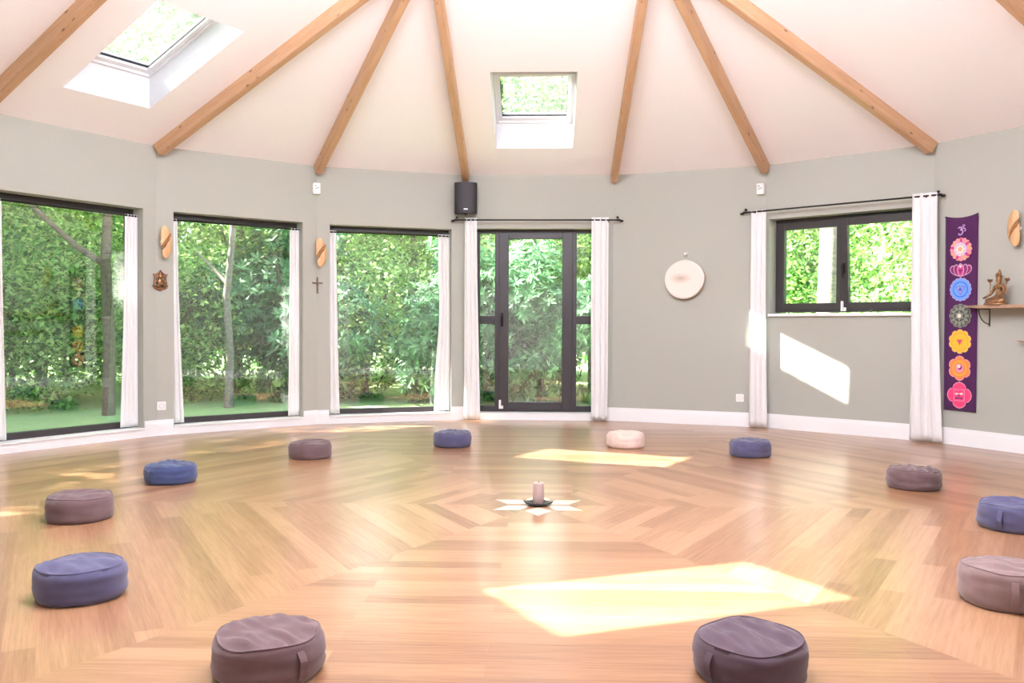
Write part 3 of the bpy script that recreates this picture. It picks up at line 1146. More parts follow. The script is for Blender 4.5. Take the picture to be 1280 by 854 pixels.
# ------------------------------------------------------------------ carved wall lamps
def sconce(matrix, label, mir=1):
    t = thing('wall_lamp', label, 'wall lamp', matrix, 'carved wooden wall lamps')
    hh, ww, dp = 0.148, 0.052, 0.062

    def half(z):                                 # half width of the leaf outline at height z
        q = abs(z) / hh
        return ww * max(0.0, (1 - q ** 2.6)) ** 0.62

    def shell(sgn):
        """one of the two leaves: they lap over each other along a diagonal"""
        bm = bmesh.new()
        nz, nx = 26, 12
        front, back = [], []
        for a in range(nz + 1):
            z = -hh + 2 * hh * a / nz
            wd = half(z)
            rf, rb = [], []
            for b in range(nx + 1):
                q = abs(z) / hh
                wl = 0.80 * ww * max(0.0, 1 - q ** 5) ** 0.5
                wr = 1.25 * ww * max(0.0, 1 - q ** 1.9) ** 0.75 - 0.10 * ww * q
                x = mir * (-wl + (wl + wr) * b / nx)
                y = -0.022 - dp * max(0, 1 - (x / (ww * 1.30)) ** 2) ** 0.5 * (0.75 + 0.25 * (1 - (z / hh) ** 2))
                rf.append((x, y, z))
                rb.append((x, y + 0.006, z))
            front.append(rf)
            back.append(rb)
        # keep only the cells on this side of the diagonal cut
        def side(p):
            return sgn * (p[2] * 0.72 - p[0] * 1.05) > 0.009
        vf = {}

        def V(p):
            key = tuple(round(c, 5) for c in p)
            if key not in vf:
                vf[key] = bm.verts.new(p)
            return vf[key]
        for a in range(nz):
            for b in range(nx):
                cell = [front[a][b], front[a][b + 1], front[a + 1][b + 1], front[a + 1][b]]
                mid = [sum(c[k] for c in cell) / 4 for k in range(3)]
                if not side(mid):
                    continue
                vs = []
                for c in cell:
                    v = V(c)
                    if v not in vs:
                        vs.append(v)
                if len(vs) >= 3:
                    try:
                        f = bm.faces.new(vs)
                        f.smooth = True
                    except ValueError:
                        pass
        bmesh.ops.recalc_face_normals(bm, faces=bm.faces[:])
        o = link_mesh('shade', bm, M['sconce'], t)
        so = o.modifiers.new('thickness', 'SOLIDIFY')
        o.location = (-0.005 * sgn, 0.003 * sgn, 0.007 * sgn)
        so.thickness = 0.007
        so.offset = -1
        return o
    shell(1)
    shell(-1)
    b = bmesh.new()
    pts = []
    for k in range(13):
        x0, x1 = (-0.034, 0.054) if mir > 0 else (-0.054, 0.034)
        x = x0 + (x1 - x0) * k / 12
        z = x * 1.05 / 0.72
        y = -0.022 - dp * max(0, 1 - (x / (ww * 1.30)) ** 2) ** 0.5 * (0.75 + 0.25 * (1 - (z / hh) ** 2)) + 0.003
        pts.append((x, y, z))
    tube(b, pts, 0.0105, 8)
    bo = link_mesh('groove_band', b, M['band'], t)
    bo['label'] = 'dark diagonal band'
    p = bmesh.new()
    lathe(p, [(0, 0), (0.022, 0), (0.022, 0.012), (0.008, 0.016), (0.008, 0.055), (0, 0.055)], 20, 0, Matrix.Rotation(PI / 2, 4, 'X'))
    link_mesh('wall_mount', p, M['plastic'], t)
    return t


sconce(corner_matrix(0) @ Matrix.Translation((0.055, -0.012, 1.843)), 'carved wooden wall lamp above the bronze plaque')
sconce(corner_matrix(1) @ Matrix.Translation((0.020, -0.004, 1.833)), 'carved wooden wall lamp above the cross')
sconce(seg_matrix(5) @ Matrix.Translation((0.800, 0.0, 1.893)), 'carved wooden wall lamp above the shelf with the bronze figure', -1)


# ------------------------------------------------------------------ plaque with a seated figure, cross
def plaque():
    t = thing('wall_plaque', 'small carved bronze plaque of a seated figure on the wall under a lamp', 'plaque', corner_matrix(0) @ Matrix.Translation((0.035, -0.016, 1.477)))
    b = bmesh.new()
    # openwork frame: pointed leaf arch with side scrolls and a curled base
    tube(b, [(-0.050, 0, -0.055), (-0.058, 0, -0.02), (-0.048, 0, 0.02), (-0.060, 0, 0.055), (-0.030, 0, 0.060), (0, 0, 0.098), (0.030, 0, 0.060), (0.060, 0, 0.055),
             (0.048, 0, 0.02), (0.058, 0, -0.02), (0.050, 0, -0.055)], [0.009, 0.010, 0.010, 0.008, 0.010, 0.007, 0.010, 0.008, 0.010, 0.010, 0.009], 8)
    tube(b, [(-0.074, 0, -0.040), (-0.060, 0, -0.066), (-0.030, 0, -0.078), (0, 0, -0.072), (0.030, 0, -0.078), (0.060, 0, -0.066), (0.074, 0, -0.040)],
         [0.005, 0.010, 0.011, 0.012, 0.011, 0.010, 0.005], 8)
    ball(b, (0, 0, -0.090), 0.014, sc=(1.5, 0.8, 0.8))
    for x in (-0.063, 0.063):
        ball(b, (x, 0, 0.058), 0.009)
    link_mesh('openwork_frame', b, M['copper'], t)
    f = bmesh.new()
    ball(f, (0, -0.004, -0.012), 0.036, sc=(0.95, 0.45, 1.1))            # belly
    ball(f, (0, -0.008, 0.038), 0.025, sc=(1, 0.6, 1))                   # head
    for s in (-1, 1):
        ball(f, (s * 0.028, -0.002, 0.040), 0.016, sc=(0.9, 0.35, 1.2))  # big ears
        tube(f, [(s * 0.030, -0.004, 0.010), (s * 0.045, -0.006, -0.014), (s * 0.028, -0.014, -0.024)], [0.009, 0.008, 0.007], 8)
        tube(f, [(s * 0.014, -0.004, -0.040), (s * 0.046, -0.008, -0.050), (s * 0.010, -0.014, -0.060)], [0.013, 0.012, 0.008], 8)
    tube(f, [(0, -0.018, 0.036), (0.003, -0.024, 0.010), (0.014, -0.024, -0.010), (0.020, -0.022, -0.002)], [0.009, 0.008, 0.006, 0.005], 8)
    ball(f, (0, -0.004, 0.066), 0.012, sc=(1, 0.7, 1.2))
    link_mesh('seated_figure', f, M['bronze'], t)


plaque()


def cross():
    t = thing('wall_cross', 'small dark cross on the wall under a lamp', 'cross', corner_matrix(1) @ Matrix.Translation((0.005, -0.012, 1.485)))
    b = bmesh.new()
    hexa(b, [(-0.009, -0.004, -0.088), (0.009, -0.004, -0.088), (0.009, 0.006, -0.088), (-0.009, 0.006, -0.088),
             (-0.007, -0.004, 0.086), (0.007, -0.004, 0.086), (0.007, 0.006, 0.086), (-0.007, 0.006, 0.086)])
    link_mesh('upright', b, M['bark_brown'], t)
    c = bmesh.new()
    box(c, -0.056, 0.056, -0.006, 0.004, 0.018, 0.032, bev=0.002)
    link_mesh('crossbar', c, M['bark_brown'], t)
    d = bmesh.new()
    ball(d, (0, -0.009, 0.025), 0.010, sc=(1, 0.5, 1))
    link_mesh('boss', d, M['copper'], t)


cross()


# ------------------------------------------------------------------ sockets and the little white boxes under the beams
def socket(matrix, label):
    t = thing('wall_socket', label, 'wall socket', matrix, 'white wall sockets')
    b = bmesh.new()
    box(b, -0.041, 0.041, -0.010, 0.0, -0.041, 0.041, bev=0.003)
    link_mesh('cover_plate', b, M['plastic'], t)
    c = bmesh.new()
    mt = Matrix.Rotation(PI / 2, 4, 'X')
    lathe(c, [(0.023, 0.0105), (0.021, 0.0115), (0.020, 0.0105), (0.019, 0.004), (0, 0.004)], 24, 0, mt @ Matrix.Translation((0, 0, 0.001)))
    for s in (-1, 1):
        lathe(c, [(0.0035, 0.0062), (0, 0.0062)], 8, 1, mt @ Matrix.Translation((s * 0.0095, 0, 0)))
    link_mesh('insert', c, [M['plastic_grey'], M['seal']], t)


socket(seg_matrix(0) @ Matrix.Translation((0.045, 0, 0.282)), 'white wall socket under the bronze plaque')
socket(seg_matrix(3) @ Matrix.Translation((1.396, 0, 0.303)), 'white wall socket right of the drum')


def white_box(matrix, label):
    t = thing('sensor_box', label, 'sensor', matrix, 'small white boxes under the beam ends')
    b = bmesh.new()
    box(b, -0.037, 0.037, -0.045, 0.012, -0.06, 0.055, bev=0.006)
    link_mesh('housing', b, M['plastic'], t)
    c = bmesh.new()
    tube(c, [(-0.018, -0.047, -0.010), (0.0, -0.050, 0.002), (0.022, -0.047, 0.006)], 0.005, 8)
    ball(c, (-0.014, -0.045, 0.026), 0.009)
    link_mesh('lens', c, M['plastic_grey'], t)


white_box(corner_matrix(1) @ Matrix.Translation((-0.012, -0.014, 2.512)), 'small white box under the beam end above the cross')
white_box(corner_matrix(4) @ Matrix.Translation((-0.05, -0.022, 2.505)), 'small white box under the beam end left of the tilted window')


# ------------------------------------------------------------------ frame drum
def drum():
    mt = seg_matrix(3) @ Matrix.Translation((0.808, -0.012, 1.568)) @ Matrix.Rotation(rd(-4), 4, 'Z') @ Matrix.Rotation(rd(-3), 4, 'X') @ Matrix.Rotation(PI / 2, 4, 'X')
    t = thing('frame_drum', 'round pale frame drum hanging on the grey wall', 'drum', mt)

    def rad(a):
        return 0.214 * (1 + 0.018 * math.sin(2 * a + 0.9) + 0.008 * math.sin(3 * a))
    n = 64
    s = bmesh.new()
    prof = [(1.0, 0.028), (1.004, 0.048), (0.985, 0.056), (0.9, 0.0565), (0.6, 0.0568), (0.3, 0.0568), (0.1, 0.057)]
    rings = [[s.verts.new((rad(2 * PI * k / n) * q * math.cos(2 * PI * k / n), rad(2 * PI * k / n) * q * math.sin(2 * PI * k / n), z)) for k in range(n)] for q, z in prof]
    for r0, r1 in zip(rings, rings[1:]):
        for k in range(n):
            f = s.faces.new((r0[k], r0[(k + 1) % n], r1[(k + 1) % n], r1[k]))
            f.smooth = True
    s.faces.new(rings[-1])
    # worn spot in the middle of the skin: thin stain with a shape of its own
    o = link_mesh('skin', s, [M['drumskin_worn']], t)
    h = bmesh.new()
    prof = [(0.93, 0.0), (0.992, 0.0), (0.996, 0.040), (0.93, 0.040)]
    rings = [[h.verts.new((rad(2 * PI * k / n) * q * math.cos(2 * PI * k / n), rad(2 * PI * k / n) * q * math.sin(2 * PI * k / n), z)) for k in range(n)] for q, z in prof]
    for j in range(4):
        r0, r1 = rings[j], rings[(j + 1) % 4]
        for k in range(n):
            h.faces.new((r0[k], r0[(k + 1) % n], r1[(k + 1) % n], r1[k]))
    link_mesh('hoop', h, M['drumhoop'], t)
    l = bmesh.new()
    tube(l, [(-0.010, 0.208, 0.02), (-0.016, 0.235, 0.016), (0, 0.262, 0.014), (0.016, 0.235, 0.016), (0.010, 0.208, 0.02)], 0.005, 8)
    link_mesh('hanging_loop', l, M['cord'], t)
    k = thing('wall_hook', 'small white hook holding up the drum', 'hook', seg_matrix(3) @ Matrix.Translation((0.812, 0, 1.842)))
    b = bmesh.new()
    lathe(b, [(0, 0), (0.022, 0), (0.022, 0.008), (0.009, 0.011), (0.009, 0.032), (0.017, 0.036), (0.017, 0.043), (0, 0.045)], 20, 0, Matrix.Rotation(PI / 2, 4, 'X'))
    link_mesh('knob', b, M['plastic'], k)


def drum_skin_material():
    m, nt, b = new_mat('drum_skin_worn')
    tc = N(nt, 'ShaderNodeTexCoord')
    mp = N(nt, 'ShaderNodeMapping')
    mp.inputs['Location'].default_value = (0.030, -0.028, 0)
    mp.inputs['Scale'].default_value = (1.0, 2.1, 1.0)
    mp.inputs['Rotation'].default_value = (0, 0, rd(-14))
    nt.links.new(tc.outputs['Object'], mp.inputs['Vector'])
    ln = N(nt, 'ShaderNodeVectorMath', operation='LENGTH')
    sep = N(nt, 'ShaderNodeSeparateXYZ')
    cmb = N(nt, 'ShaderNodeCombineXYZ')
    nt.links.new(mp.outputs['Vector'], sep.inputs[0])
    nt.links.new(sep.outputs['X'], cmb.inputs['X'])
    nt.links.new(sep.outputs['Y'], cmb.inputs['Y'])
    nt.links.new(cmb.outputs[0], ln.inputs[0])
    rp = ramp(nt, [(0.0, (0.46, 0.35, 0.27)), (0.035, (0.58, 0.48, 0.39)), (0.13, (0.74, 0.68, 0.61)), (1.0, (0.75, 0.69, 0.62))])
    nt.links.new(ln.outputs['Value'], rp.inputs['Fac'])
    nt.links.new(rp.outputs['Color'], b.inputs['Base Color'])
    b.inputs['Roughness'].default_value = 0.55
    return m


M['drumskin_worn'] = drum_skin_material()
drum()


# ------------------------------------------------------------------ purple banner with lotus emblems
def flower_outline(n, r, dent, pointed=0.0, steps=10, phase=PI / 2):
    pts = []
    tot = n * steps
    for k in range(tot):
        a = phase + 2 * PI * k / tot
        u = abs(((k / steps + 0.5) % 1.0) - 0.5) * 2      # 0 at petal tip, 1 at notch
        lobe = (1 - u * u) ** 0.5
        tip = (1 - u) ** 2
        q = r * (1 - dent + dent * (lobe * (1 - pointed) + (0.75 * lobe + 0.25 * tip) * pointed))
        pts.append((q * math.cos(a), q * math.sin(a)))
    return pts


def slab(bm, pts, y0, th, mi, cx=0.0, cz_=0.0):
    f = [bm.verts.new((cx + x, y0 - th, cz_ + z)) for x, z in pts]
    b = [bm.verts.new((cx + x, y0, cz_ + z)) for x, z in pts]
    n = len(pts)
    ff = bm.faces.new(f)
    ff.material_index = mi
    for k in range(n):
        q = bm.faces.new((f[k], b[k], b[(k + 1) % n], f[(k + 1) % n]))
        q.material_index = mi


def circ(r, n=28):
    return [(r * math.cos(2 * PI * k / n), r * math.sin(2 * PI * k / n)) for k in range(n)]


def tri(r, down=True):
    s = -1 if down else 1
    return [(-0.87 * r, -s * 0.5 * r), (0, s * r), (0.87 * r, -s * 0.5 * r)]


def banner():
    t = thing('wall_banner', 'tall purple cloth banner with seven lotus emblems right of the wide curtain', 'banner', seg_matrix(5) @ Matrix.Translation((0.28, -0.006, 0)))
    bm = bmesh.new()
    nx, nz = 16, 40
    rows = []
    for a in range(nz + 1):
        f = a / nz
        row = []
        for b in range(nx + 1):
            u = b / nx * 2 - 1
            zt = 2.042 + 0.026 * u * u
            z = 0.309 + (zt - 0.309) * f
            y = -0.003 - 0.004 * math.sin(f * 9 + u * 2) * (0.3 + 0.7 * (1 - f)) * 0.5
            row.append(bm.verts.new((u * 0.158, y, z)))
        rows.append(row)
    for r0, r1 in zip(rows, rows[1:]):
        for k in range(nx):
            f = bm.faces.new((r0[k], r0[k + 1], r1[k + 1], r1[k]))
            f.smooth = True
    cl = link_mesh('cloth', bm, M['banner'], t)
    so = cl.modifiers.new('thickness', 'SOLIDIFY')
    so.thickness = 0.0025
    so.offset = 1
    for s in (-1, 1):
        p = bmesh.new()
        ball(p, (s * 0.152, -0.010, 2.058), 0.007)
        link_mesh('pin', p, M['iron'], t)
    Y = -0.0085

    def emblem(z, mats, layers, label):
        b = bmesh.new()
        y = Y
        for pts, mi in layers:
            slab(b, pts, y, 0.0008, mi)
            y -= 0.0008
        for f in b.faces:
            pass
        bmesh.ops.recalc_face_normals(b, faces=b.faces[:])
        o = link_mesh('lotus_emblem', b, [M['p_' + m] for m in mats], t, Matrix.Translation((0, 0, z)))
        o['label'] = label
        return o

    def petals(n, r0, r1, wd, phase=PI / 2, pick=None):
        res = []
        for k in range(n):
            if pick is not None and k % pick[1] != pick[0]:
                continue
            a = phase + 2 * PI * k / n
            c, s = math.cos(a), math.sin(a)
            pts = []
            for j in range(17):
                q = j / 16
                if q <= 0.5:
                    u, v = q * 2, 1
                else:
                    u, v = 2 - q * 2, -1
                rr = r0 + (r1 - r0) * u
                ww = wd * v * math.sin(PI * min(1, u * 0.82 + 0.10)) ** 0.7 if 0 < u < 1 else 0
                pts.append((rr * c - ww * s, rr * s + ww * c))
            out = []
            for p in pts:
                if not out or (abs(p[0] - out[-1][0]) + abs(p[1] - out[-1][1])) > 1e-5:
                    out.append(p)
            if abs(out[0][0] - out[-1][0]) + abs(out[0][1] - out[-1][1]) < 1e-5:
                out.pop()
            res.append(out)
        return res
    # crown
    L = [(flower_outline(16, 0.106, 0.16), 1), (flower_outline(14, 0.098, 0.14, phase=0), 2)]
    L += [(p, 0) for p in petals(14, 0.05, 0.104, 0.013, pick=(0, 3))] + [(p, 1) for p in petals(14, 0.05, 0.102, 0.013, pick=(1, 3))]
    L += [(flower_outline(10, 0.066, 0.14), 3), (flower_outline(10, 0.058, 0.14, phase=0.2), 4), (circ(0.048), 3), (flower_outline(8, 0.043, 0.2), 4), (circ(0.02), 2)]
    emblem(1.757, ['magenta', 'rose', 'peach', 'violet', 'cream'], L, 'pink and orange lotus print')
    # third eye: three fat petals each side of a tall middle one
    b = bmesh.new()

    def leaf(cx, w, h, lean, mi, y):
        pts = []
        for k in range(24):
            a = 2 * PI * k / 24
            x, z = w * math.cos(a) * (1 - 0.25 * abs(math.sin(a)) ** 3), h * math.sin(a)
            pts.append((x + lean * z, z))
        slab(b, pts, y, 0.0008, mi, cx, 0)
    for s in (-1, 1):
        leaf(s * 0.062, 0.042, 0.046, s * 0.35, 0, Y)
        leaf(s * 0.062, 0.034, 0.037, s * 0.35, 1, Y - 0.0008)
        leaf(s * 0.034, 0.034, 0.055, s * 0.2, 0, Y - 0.0016)
        leaf(s * 0.034, 0.027, 0.046, s * 0.2, 1, Y - 0.0024)
    leaf(0, 0.034, 0.062, 0, 0, Y - 0.0032)
    leaf(0, 0.025, 0.050, 0, 2, Y - 0.0040)
    slab(b, tri(0.026), Y - 0.0048, 0.0008, 1, 0, -0.006)
    slab(b, circ(0.011), Y - 0.0048, 0.0008, 3, 0, 0.034)
    bmesh.ops.recalc_face_normals(b, faces=b.faces[:])
    link_mesh('lotus_emblem', b, [M['p_lilac'], M['p_plum'], M['p_magenta'], M['p_cream']], t, Matrix.Translation((0, 0, 1.571)))['label'] = 'lilac winged lotus print'
    # throat, blue
    L = [(flower_outline(16, 0.106, 0.10), 2), (flower_outline(16, 0.099, 0.10), 1), (circ(0.072), 0), (circ(0.062), 1), (tri(0.052), 0), (tri(0.040), 2), (circ(0.016), 0)]
    emblem(1.399, ['blue', 'sky', 'violet'], L, 'blue lotus print')
    # heart, grey green
    L = [(flower_outline(12, 0.108, 0.14), 0), (flower_outline(12, 0.098, 0.14), 1)] + [(p, 0) for p in petals(12, 0.045, 0.094, 0.014)]
    L += [(circ(0.060), 0), (circ(0.052), 1), (tri(0.050), 0), (tri(0.050, False), 0), (circ(0.018), 2)]
    emblem(1.163, ['sage', 'moss', 'cream'], L, 'grey green lotus print')
    # solar plexus, yellow
    L = [(flower_outline(10, 0.110, 0.16), 2), (flower_outline(10, 0.104, 0.16), 0), (flower_outline(10, 0.082, 0.14), 1), (flower_outline(10, 0.078, 0.14), 0), (circ(0.050), 0), (tri(0.038), 1), (tri(0.026), 3)]
    emblem(0.933, ['gold', 'amber', 'peach', 'magenta'], L, 'yellow lotus print')
    # sacral, orange
    L = [(flower_outline(6, 0.113, 0.20, 0.7), 1), (flower_outline(6, 0.104, 0.20, 0.7), 0), (circ(0.068), 2), (circ(0.058), 0), (circ(0.040), 1), ([(x + 0.004, z + 0.008) for x, z in circ(0.022)], 3), ([(x - 0.004, z + 0.016) for x, z in circ(0.016)], 4)]
    emblem(0.694, ['orange', 'rose', 'gold', 'plum', 'cream'], L, 'orange lotus print')
    # root, pink
    L = [(flower_outline(4, 0.120, 0.26, 0.8), 1), (flower_outline(4, 0.112, 0.26, 0.8), 0), ([(-0.052, -0.052), (0.052, -0.052), (0.052, 0.052), (-0.052, 0.052)], 1),
         ([(-0.046, -0.046), (0.046, -0.046), (0.046, 0.046), (-0.046, 0.046)], 0), ([(-0.040, -0.030), (-0.02, -0.038), (0, -0.03), (0.02, -0.038), (0.040, -0.030), (0.034, -0.018), (-0.034, -0.018)], 2),
         ([(-0.042, 0.006), (0.0, 0.0), (0.042, 0.010), (0.030, 0.026), (0, 0.014), (-0.030, 0.020)], 3), (tri(0.016), 2)]
    emblem(0.452, ['pink', 'rose', 'plum', 'cream'], L, 'pink four-petalled lotus print')
    # om sign
    b = bmesh.new()

    def stroke(pts, r, y=Y):
        tube(b, [(x, y - 0.001, z) for x, z in pts], r, 6)
    stroke([(-0.028, 0.028), (-0.014, 0.036), (0.0, 0.028), (-0.004, 0.012), (-0.014, 0.008), (0.004, 0.004), (0.008, -0.014), (-0.006, -0.032), (-0.026, -0.034), (-0.038, -0.018)], 0.0066)
    stroke([(-0.004, 0.006), (0.012, 0.014), (0.024, 0.016), (0.034, 0.004), (0.032, -0.012), (0.022, -0.012)], 0.0058)
    stroke([(0.006, 0.034), (0.018, 0.026), (0.032, 0.034), (0.038, 0.042)], 0.0050)
    ball(b, (0.022, Y - 0.001, 0.044), 0.0062)
    for v in b.verts:
        v.co.y = Y + (v.co.y - Y) * 0.35
    o = link_mesh('om_sign', b, M['p_violet'], t, Matrix.Translation((0.006, 0, 1.925)) @ Matrix.Rotation(rd(-12), 4, 'Y'))
    o['label'] = 'pale violet om sign'


banner()


# ------------------------------------------------------------------ shelves and the bronze figure
def shelf(sa, sb, ztop, depth, th, label, tip=True, bracket=True):
    t = thing('wall_shelf', label, 'shelf', seg_matrix(5), 'rough wooden wall shelves')
    bm = bmesh.new()
    n = 26
    top, bot = [], []
    for k in range(n + 1):
        f = k / n
        s = sa + (sb - sa) * f
        q = min(1.0, f * 5.5) if tip else 1.0
        fr = -depth * (0.18 + 0.82 * q ** 0.8) + 0.006 * noise.noise(Vector((s * 9, 1.0, ztop)))
        bk = -0.001 - (1 - q) * depth * 0.35
        h = th * (0.5 + 0.5 * q)
        top.append([bm.verts.new((s, fr, ztop + 0.002 * noise.noise(Vector((s * 6, 3, 0))))), bm.verts.new((s, bk, ztop))])
        bot.append([bm.verts.new((s, fr + 0.006, ztop - h)), bm.verts.new((s, bk, ztop - h))])
    for k in range(n):
        bm.faces.new((top[k][0], top[k + 1][0], top[k + 1][1], top[k][1]))
        bm.faces.new((bot[k][0], bot[k][1], bot[k + 1][1], bot[k + 1][0]))
        bm.faces.new((top[k][0], bot[k][0], bot[k + 1][0], top[k + 1][0]))
        bm.faces.new((top[k][1], top[k + 1][1], bot[k + 1][1], bot[k][1]))
    for k in (0, n):
        bm.faces.new((top[k][0], top[k][1], bot[k][1], bot[k][0]))
    bmesh.ops.recalc_face_normals(bm, faces=bm.faces[:])
    link_mesh('board', bm, M['shelf'], t)
    if bracket:
        for s in (sa + 0.19, sb - 0.2):
            b = bmesh.new()
            zt = ztop - th - 0.004
            tube(b, [(s, -depth + 0.03, zt), (s, -0.008, zt), (s, -0.008, zt - 0.15)], 0.005, 8)
            arc = [(s, -0.008 - (depth - 0.05) * math.sin(a), zt - 0.13 + 0.13 * (1 - math.cos(a))) for a in [PI / 2 * k / 10 for k in range(11)]]
            tube(b, arc, 0.0045, 8)
            link_mesh('bracket', b, M['iron'], t)
    return t


shelf(0.36, 1.50, 1.251, 0.20, 0.028, 'rough wooden shelf carrying the seated bronze figure')
shelf(0.82, 1.55, 0.952, 0.16, 0.018, 'thin wooden shelf below the one with the bronze figure', tip=True, bracket=False)


def statue():
    mt = seg_matrix(5) @ Matrix.Translation((0.700, -0.11, 1.2515)) @ Matrix.Rotation(rd(-14), 4, 'Z')
    t = thing('seated_statue', 'bronze seated goddess figure on the wooden shelf', 'statue', mt)
    # body grown as one skin: faces -y
    V, E, RR = [], [], []

    def v(p, r, par=None):
        V.append(p)
        RR.append(r)
        if par is not None:
            E.append((par, len(V) - 1))
        return len(V) - 1
    pel = v((0, 0, 0.040), (0.040, 0.034))
    wai = v((0, 0.002, 0.085), (0.026, 0.022), pel)
    che = v((0, 0.0, 0.130), (0.035, 0.026), wai)
    sho = v((0, 0.0, 0.160), (0.026, 0.020), che)
    nec = v((0, -0.001, 0.182), (0.013, 0.013), sho)
    hd = v((0, -0.004, 0.205), (0.025, 0.027), nec)
    hd2 = v((0, -0.003, 0.232), (0.023, 0.024), hd)
    cr1 = v((0, 0.0, 0.258), (0.019, 0.019), hd2)
    cr2 = v((0, 0.0, 0.283), (0.011, 0.011), cr1)
    v((0, 0.0, 0.300), (0.004, 0.004), cr2)
    for s in (-1, 1):
        a = v((s * 0.046, 0.0, 0.156), (0.016, 0.015), sho)
        el = v((s * 0.070, -0.010, 0.104), (0.0125, 0.0125), a)
        if s < 0:
            wr = v((s * 0.092, -0.058, 0.064), (0.009, 0.009), el)
            hn = v((s * 0.098, -0.080, 0.056), (0.010, 0.006), wr)
        else:
            wr = v((s * 0.050, -0.056, 0.112), (0.009, 0.009), el)
            hn = v((s * 0.034, -0.064, 0.134), (0.009, 0.006), wr)
        kn = v((s * 0.100, -0.046, 0.034), (0.024, 0.022), pel)
        an = v((s * -0.006, -0.080 - 0.012 * (s > 0), 0.026), (0.015, 0.014), kn)
        v((s * -0.040, -0.082 - 0.012 * (s > 0), 0.024), (0.011, 0.009), an)
    me = bpy.data.meshes.new('body')
    me.from_pydata(V, E, [])
    o = bpy.data.objects.new('body', me)
    col.objects.link(o)
    o.parent = t
    sk = o.modifiers.new('skin', 'SKIN')
    sk.use_smooth_shade = True
    for i, r in enumerate(RR):
        me.skin_vertices[0].data[i].radius = r
    me.skin_vertices[0].data[0].use_root = True
    o.modifiers.new('sub', 'SUBSURF').levels = 2
    o.modifiers['sub'].render_levels = 2
    me.materials.append(M['bronze'])
    # face, ears, necklace
    f = bmesh.new()
    ball(f, (0, -0.031, 0.205), 0.005, sc=(0.8, 1, 1.5))
    link_mesh('nose', f, M['bronze'], t)
    for sx in (-1, 1):
        f = bmesh.new()
        ball(f, (sx * 0.026, -0.002, 0.205), 0.007, sc=(0.5, 0.8, 1.8))
        link_mesh('ear', f, M['bronze'], t)
    g = bmesh.new()
    tube(g, [(0.034 * math.sin(a), 0.004 - 0.030 * math.cos(a), 0.166 - 0.018 * math.cos(a)) for a in [2 * PI * k / 20 for k in range(20)]], 0.0035, 6)
    tube(g, [(0.027 * math.cos(a), 0.027 * math.sin(a), 0.240) for a in [2 * PI * k / 20 for k in range(21)]], 0.005, 6)
    for k in range(5):
        a = -PI / 2 + (k - 2) * 0.62
        tube(g, [(0.026 * math.cos(a), 0.026 * math.sin(a), 0.240), (0.025 * math.cos(a), 0.025 * math.sin(a), 0.268)], [0.007, 0.002], 6)
    link_mesh('crown', g, M['bronze'], t)
    for s in (-1, 1):
        l = bmesh.new()
        tube(l, [(s * 0.078, -0.012, 0.080), (s * 0.092, -0.012, 0.130), (s * 0.086, -0.010, 0.170), (s * 0.092, -0.010, 0.198)], 0.004, 6)
        for k in range(7):
            a = 2 * PI * k / 7
            c, q = math.cos(a), math.sin(a)
            tube(l, [(s * 0.092, -0.010, 0.196), (s * 0.092 + c * 0.014, -0.010 + q * 0.014, 0.206), (s * 0.092 + c * 0.019, -0.010 + q * 0.019, 0.224)], [0.005, 0.0075, 0.001], 6)
        ball(l, (s * 0.092, -0.010, 0.208), 0.011)
        link_mesh('lotus_flower', l, M['bronze'], t)
    b = bmesh.new()
    lathe(b, [(0, 0), (0.108, 0), (0.112, 0.006), (0.104, 0.013), (0.098, 0.018), (0, 0.019)], 32, 0, Matrix.Translation((0, -0.035, 0)) @ Matrix.Diagonal((1, 0.72, 1, 1)))
    link_mesh('base', b, M['bronze'], t)


statue()


# ------------------------------------------------------------------ unseen globes added as fill light, hung above the view
def fill_light(x, y, z, label):
    t = thing('added_fill_light', label, 'fill light', Matrix.Translation((x, y, z)), 'added fill-light globes')
    b = bmesh.new()
    ball(b, (0, 0, 0), 0.42, seg=32)
    link_mesh('globe', b, M['globe'], t)
    c = bmesh.new()
    rr = math.hypot(x - CX, y - CY)
    tube(c, [(0, 0, 0.44), (0, 0, cz(max(rr, 0.3)) - 0.12 - z)], 0.006, 8)
    link_mesh('cable', c, M['plastic'], t)
    d = bmesh.new()
    lathe(d, [(0, 0.412), (0.07, 0.412), (0.07, 0.430), (0.012, 0.450), (0, 0.450)], 20)
    link_mesh('cap', d, M['plastic'], t)


fill_light(CX - 1.25, 3.9, 3.30, 'added unseen fill-light lantern hanging on the left above the cushion ring, over the photographer')
fill_light(CX + 1.25, 3.9, 3.30, 'added unseen fill-light lantern hanging on the right above the cushion ring, over the photographer')
fill_light(CX, 3.2, 3.30, 'added unseen fill-light lantern hanging between the other two lanterns, over the photographer')


# ------------------------------------------------------------------ garden
def polar(a_deg, r, z=0.0):
    a = rd(a_deg)
    return Vector((CX + r * math.sin(a), CY + r * math.cos(a), z))


GZ = -0.12
bm = bmesh.new()
rin, rout, n = R + WT * 0.5, 34.0, 72
ri = [bm.verts.new(polar(360 * k / n, rin, GZ)) for k in range(n)]
ro = [bm.verts.new(polar(360 * k / n, rout, GZ)) for k in range(n)]
for k in range(n):
    f = bm.faces.new((ri[k], ro[k], ro[(k + 1) % n], ri[(k + 1) % n]))
bmesh.ops.recalc_face_normals(bm, faces=bm.faces[:])
for f in bm.faces:
    if f.normal.z < 0:
        f.normal_flip()
o = link_mesh('lawn', bm, M['grass'])
o['kind'] = 'structure'


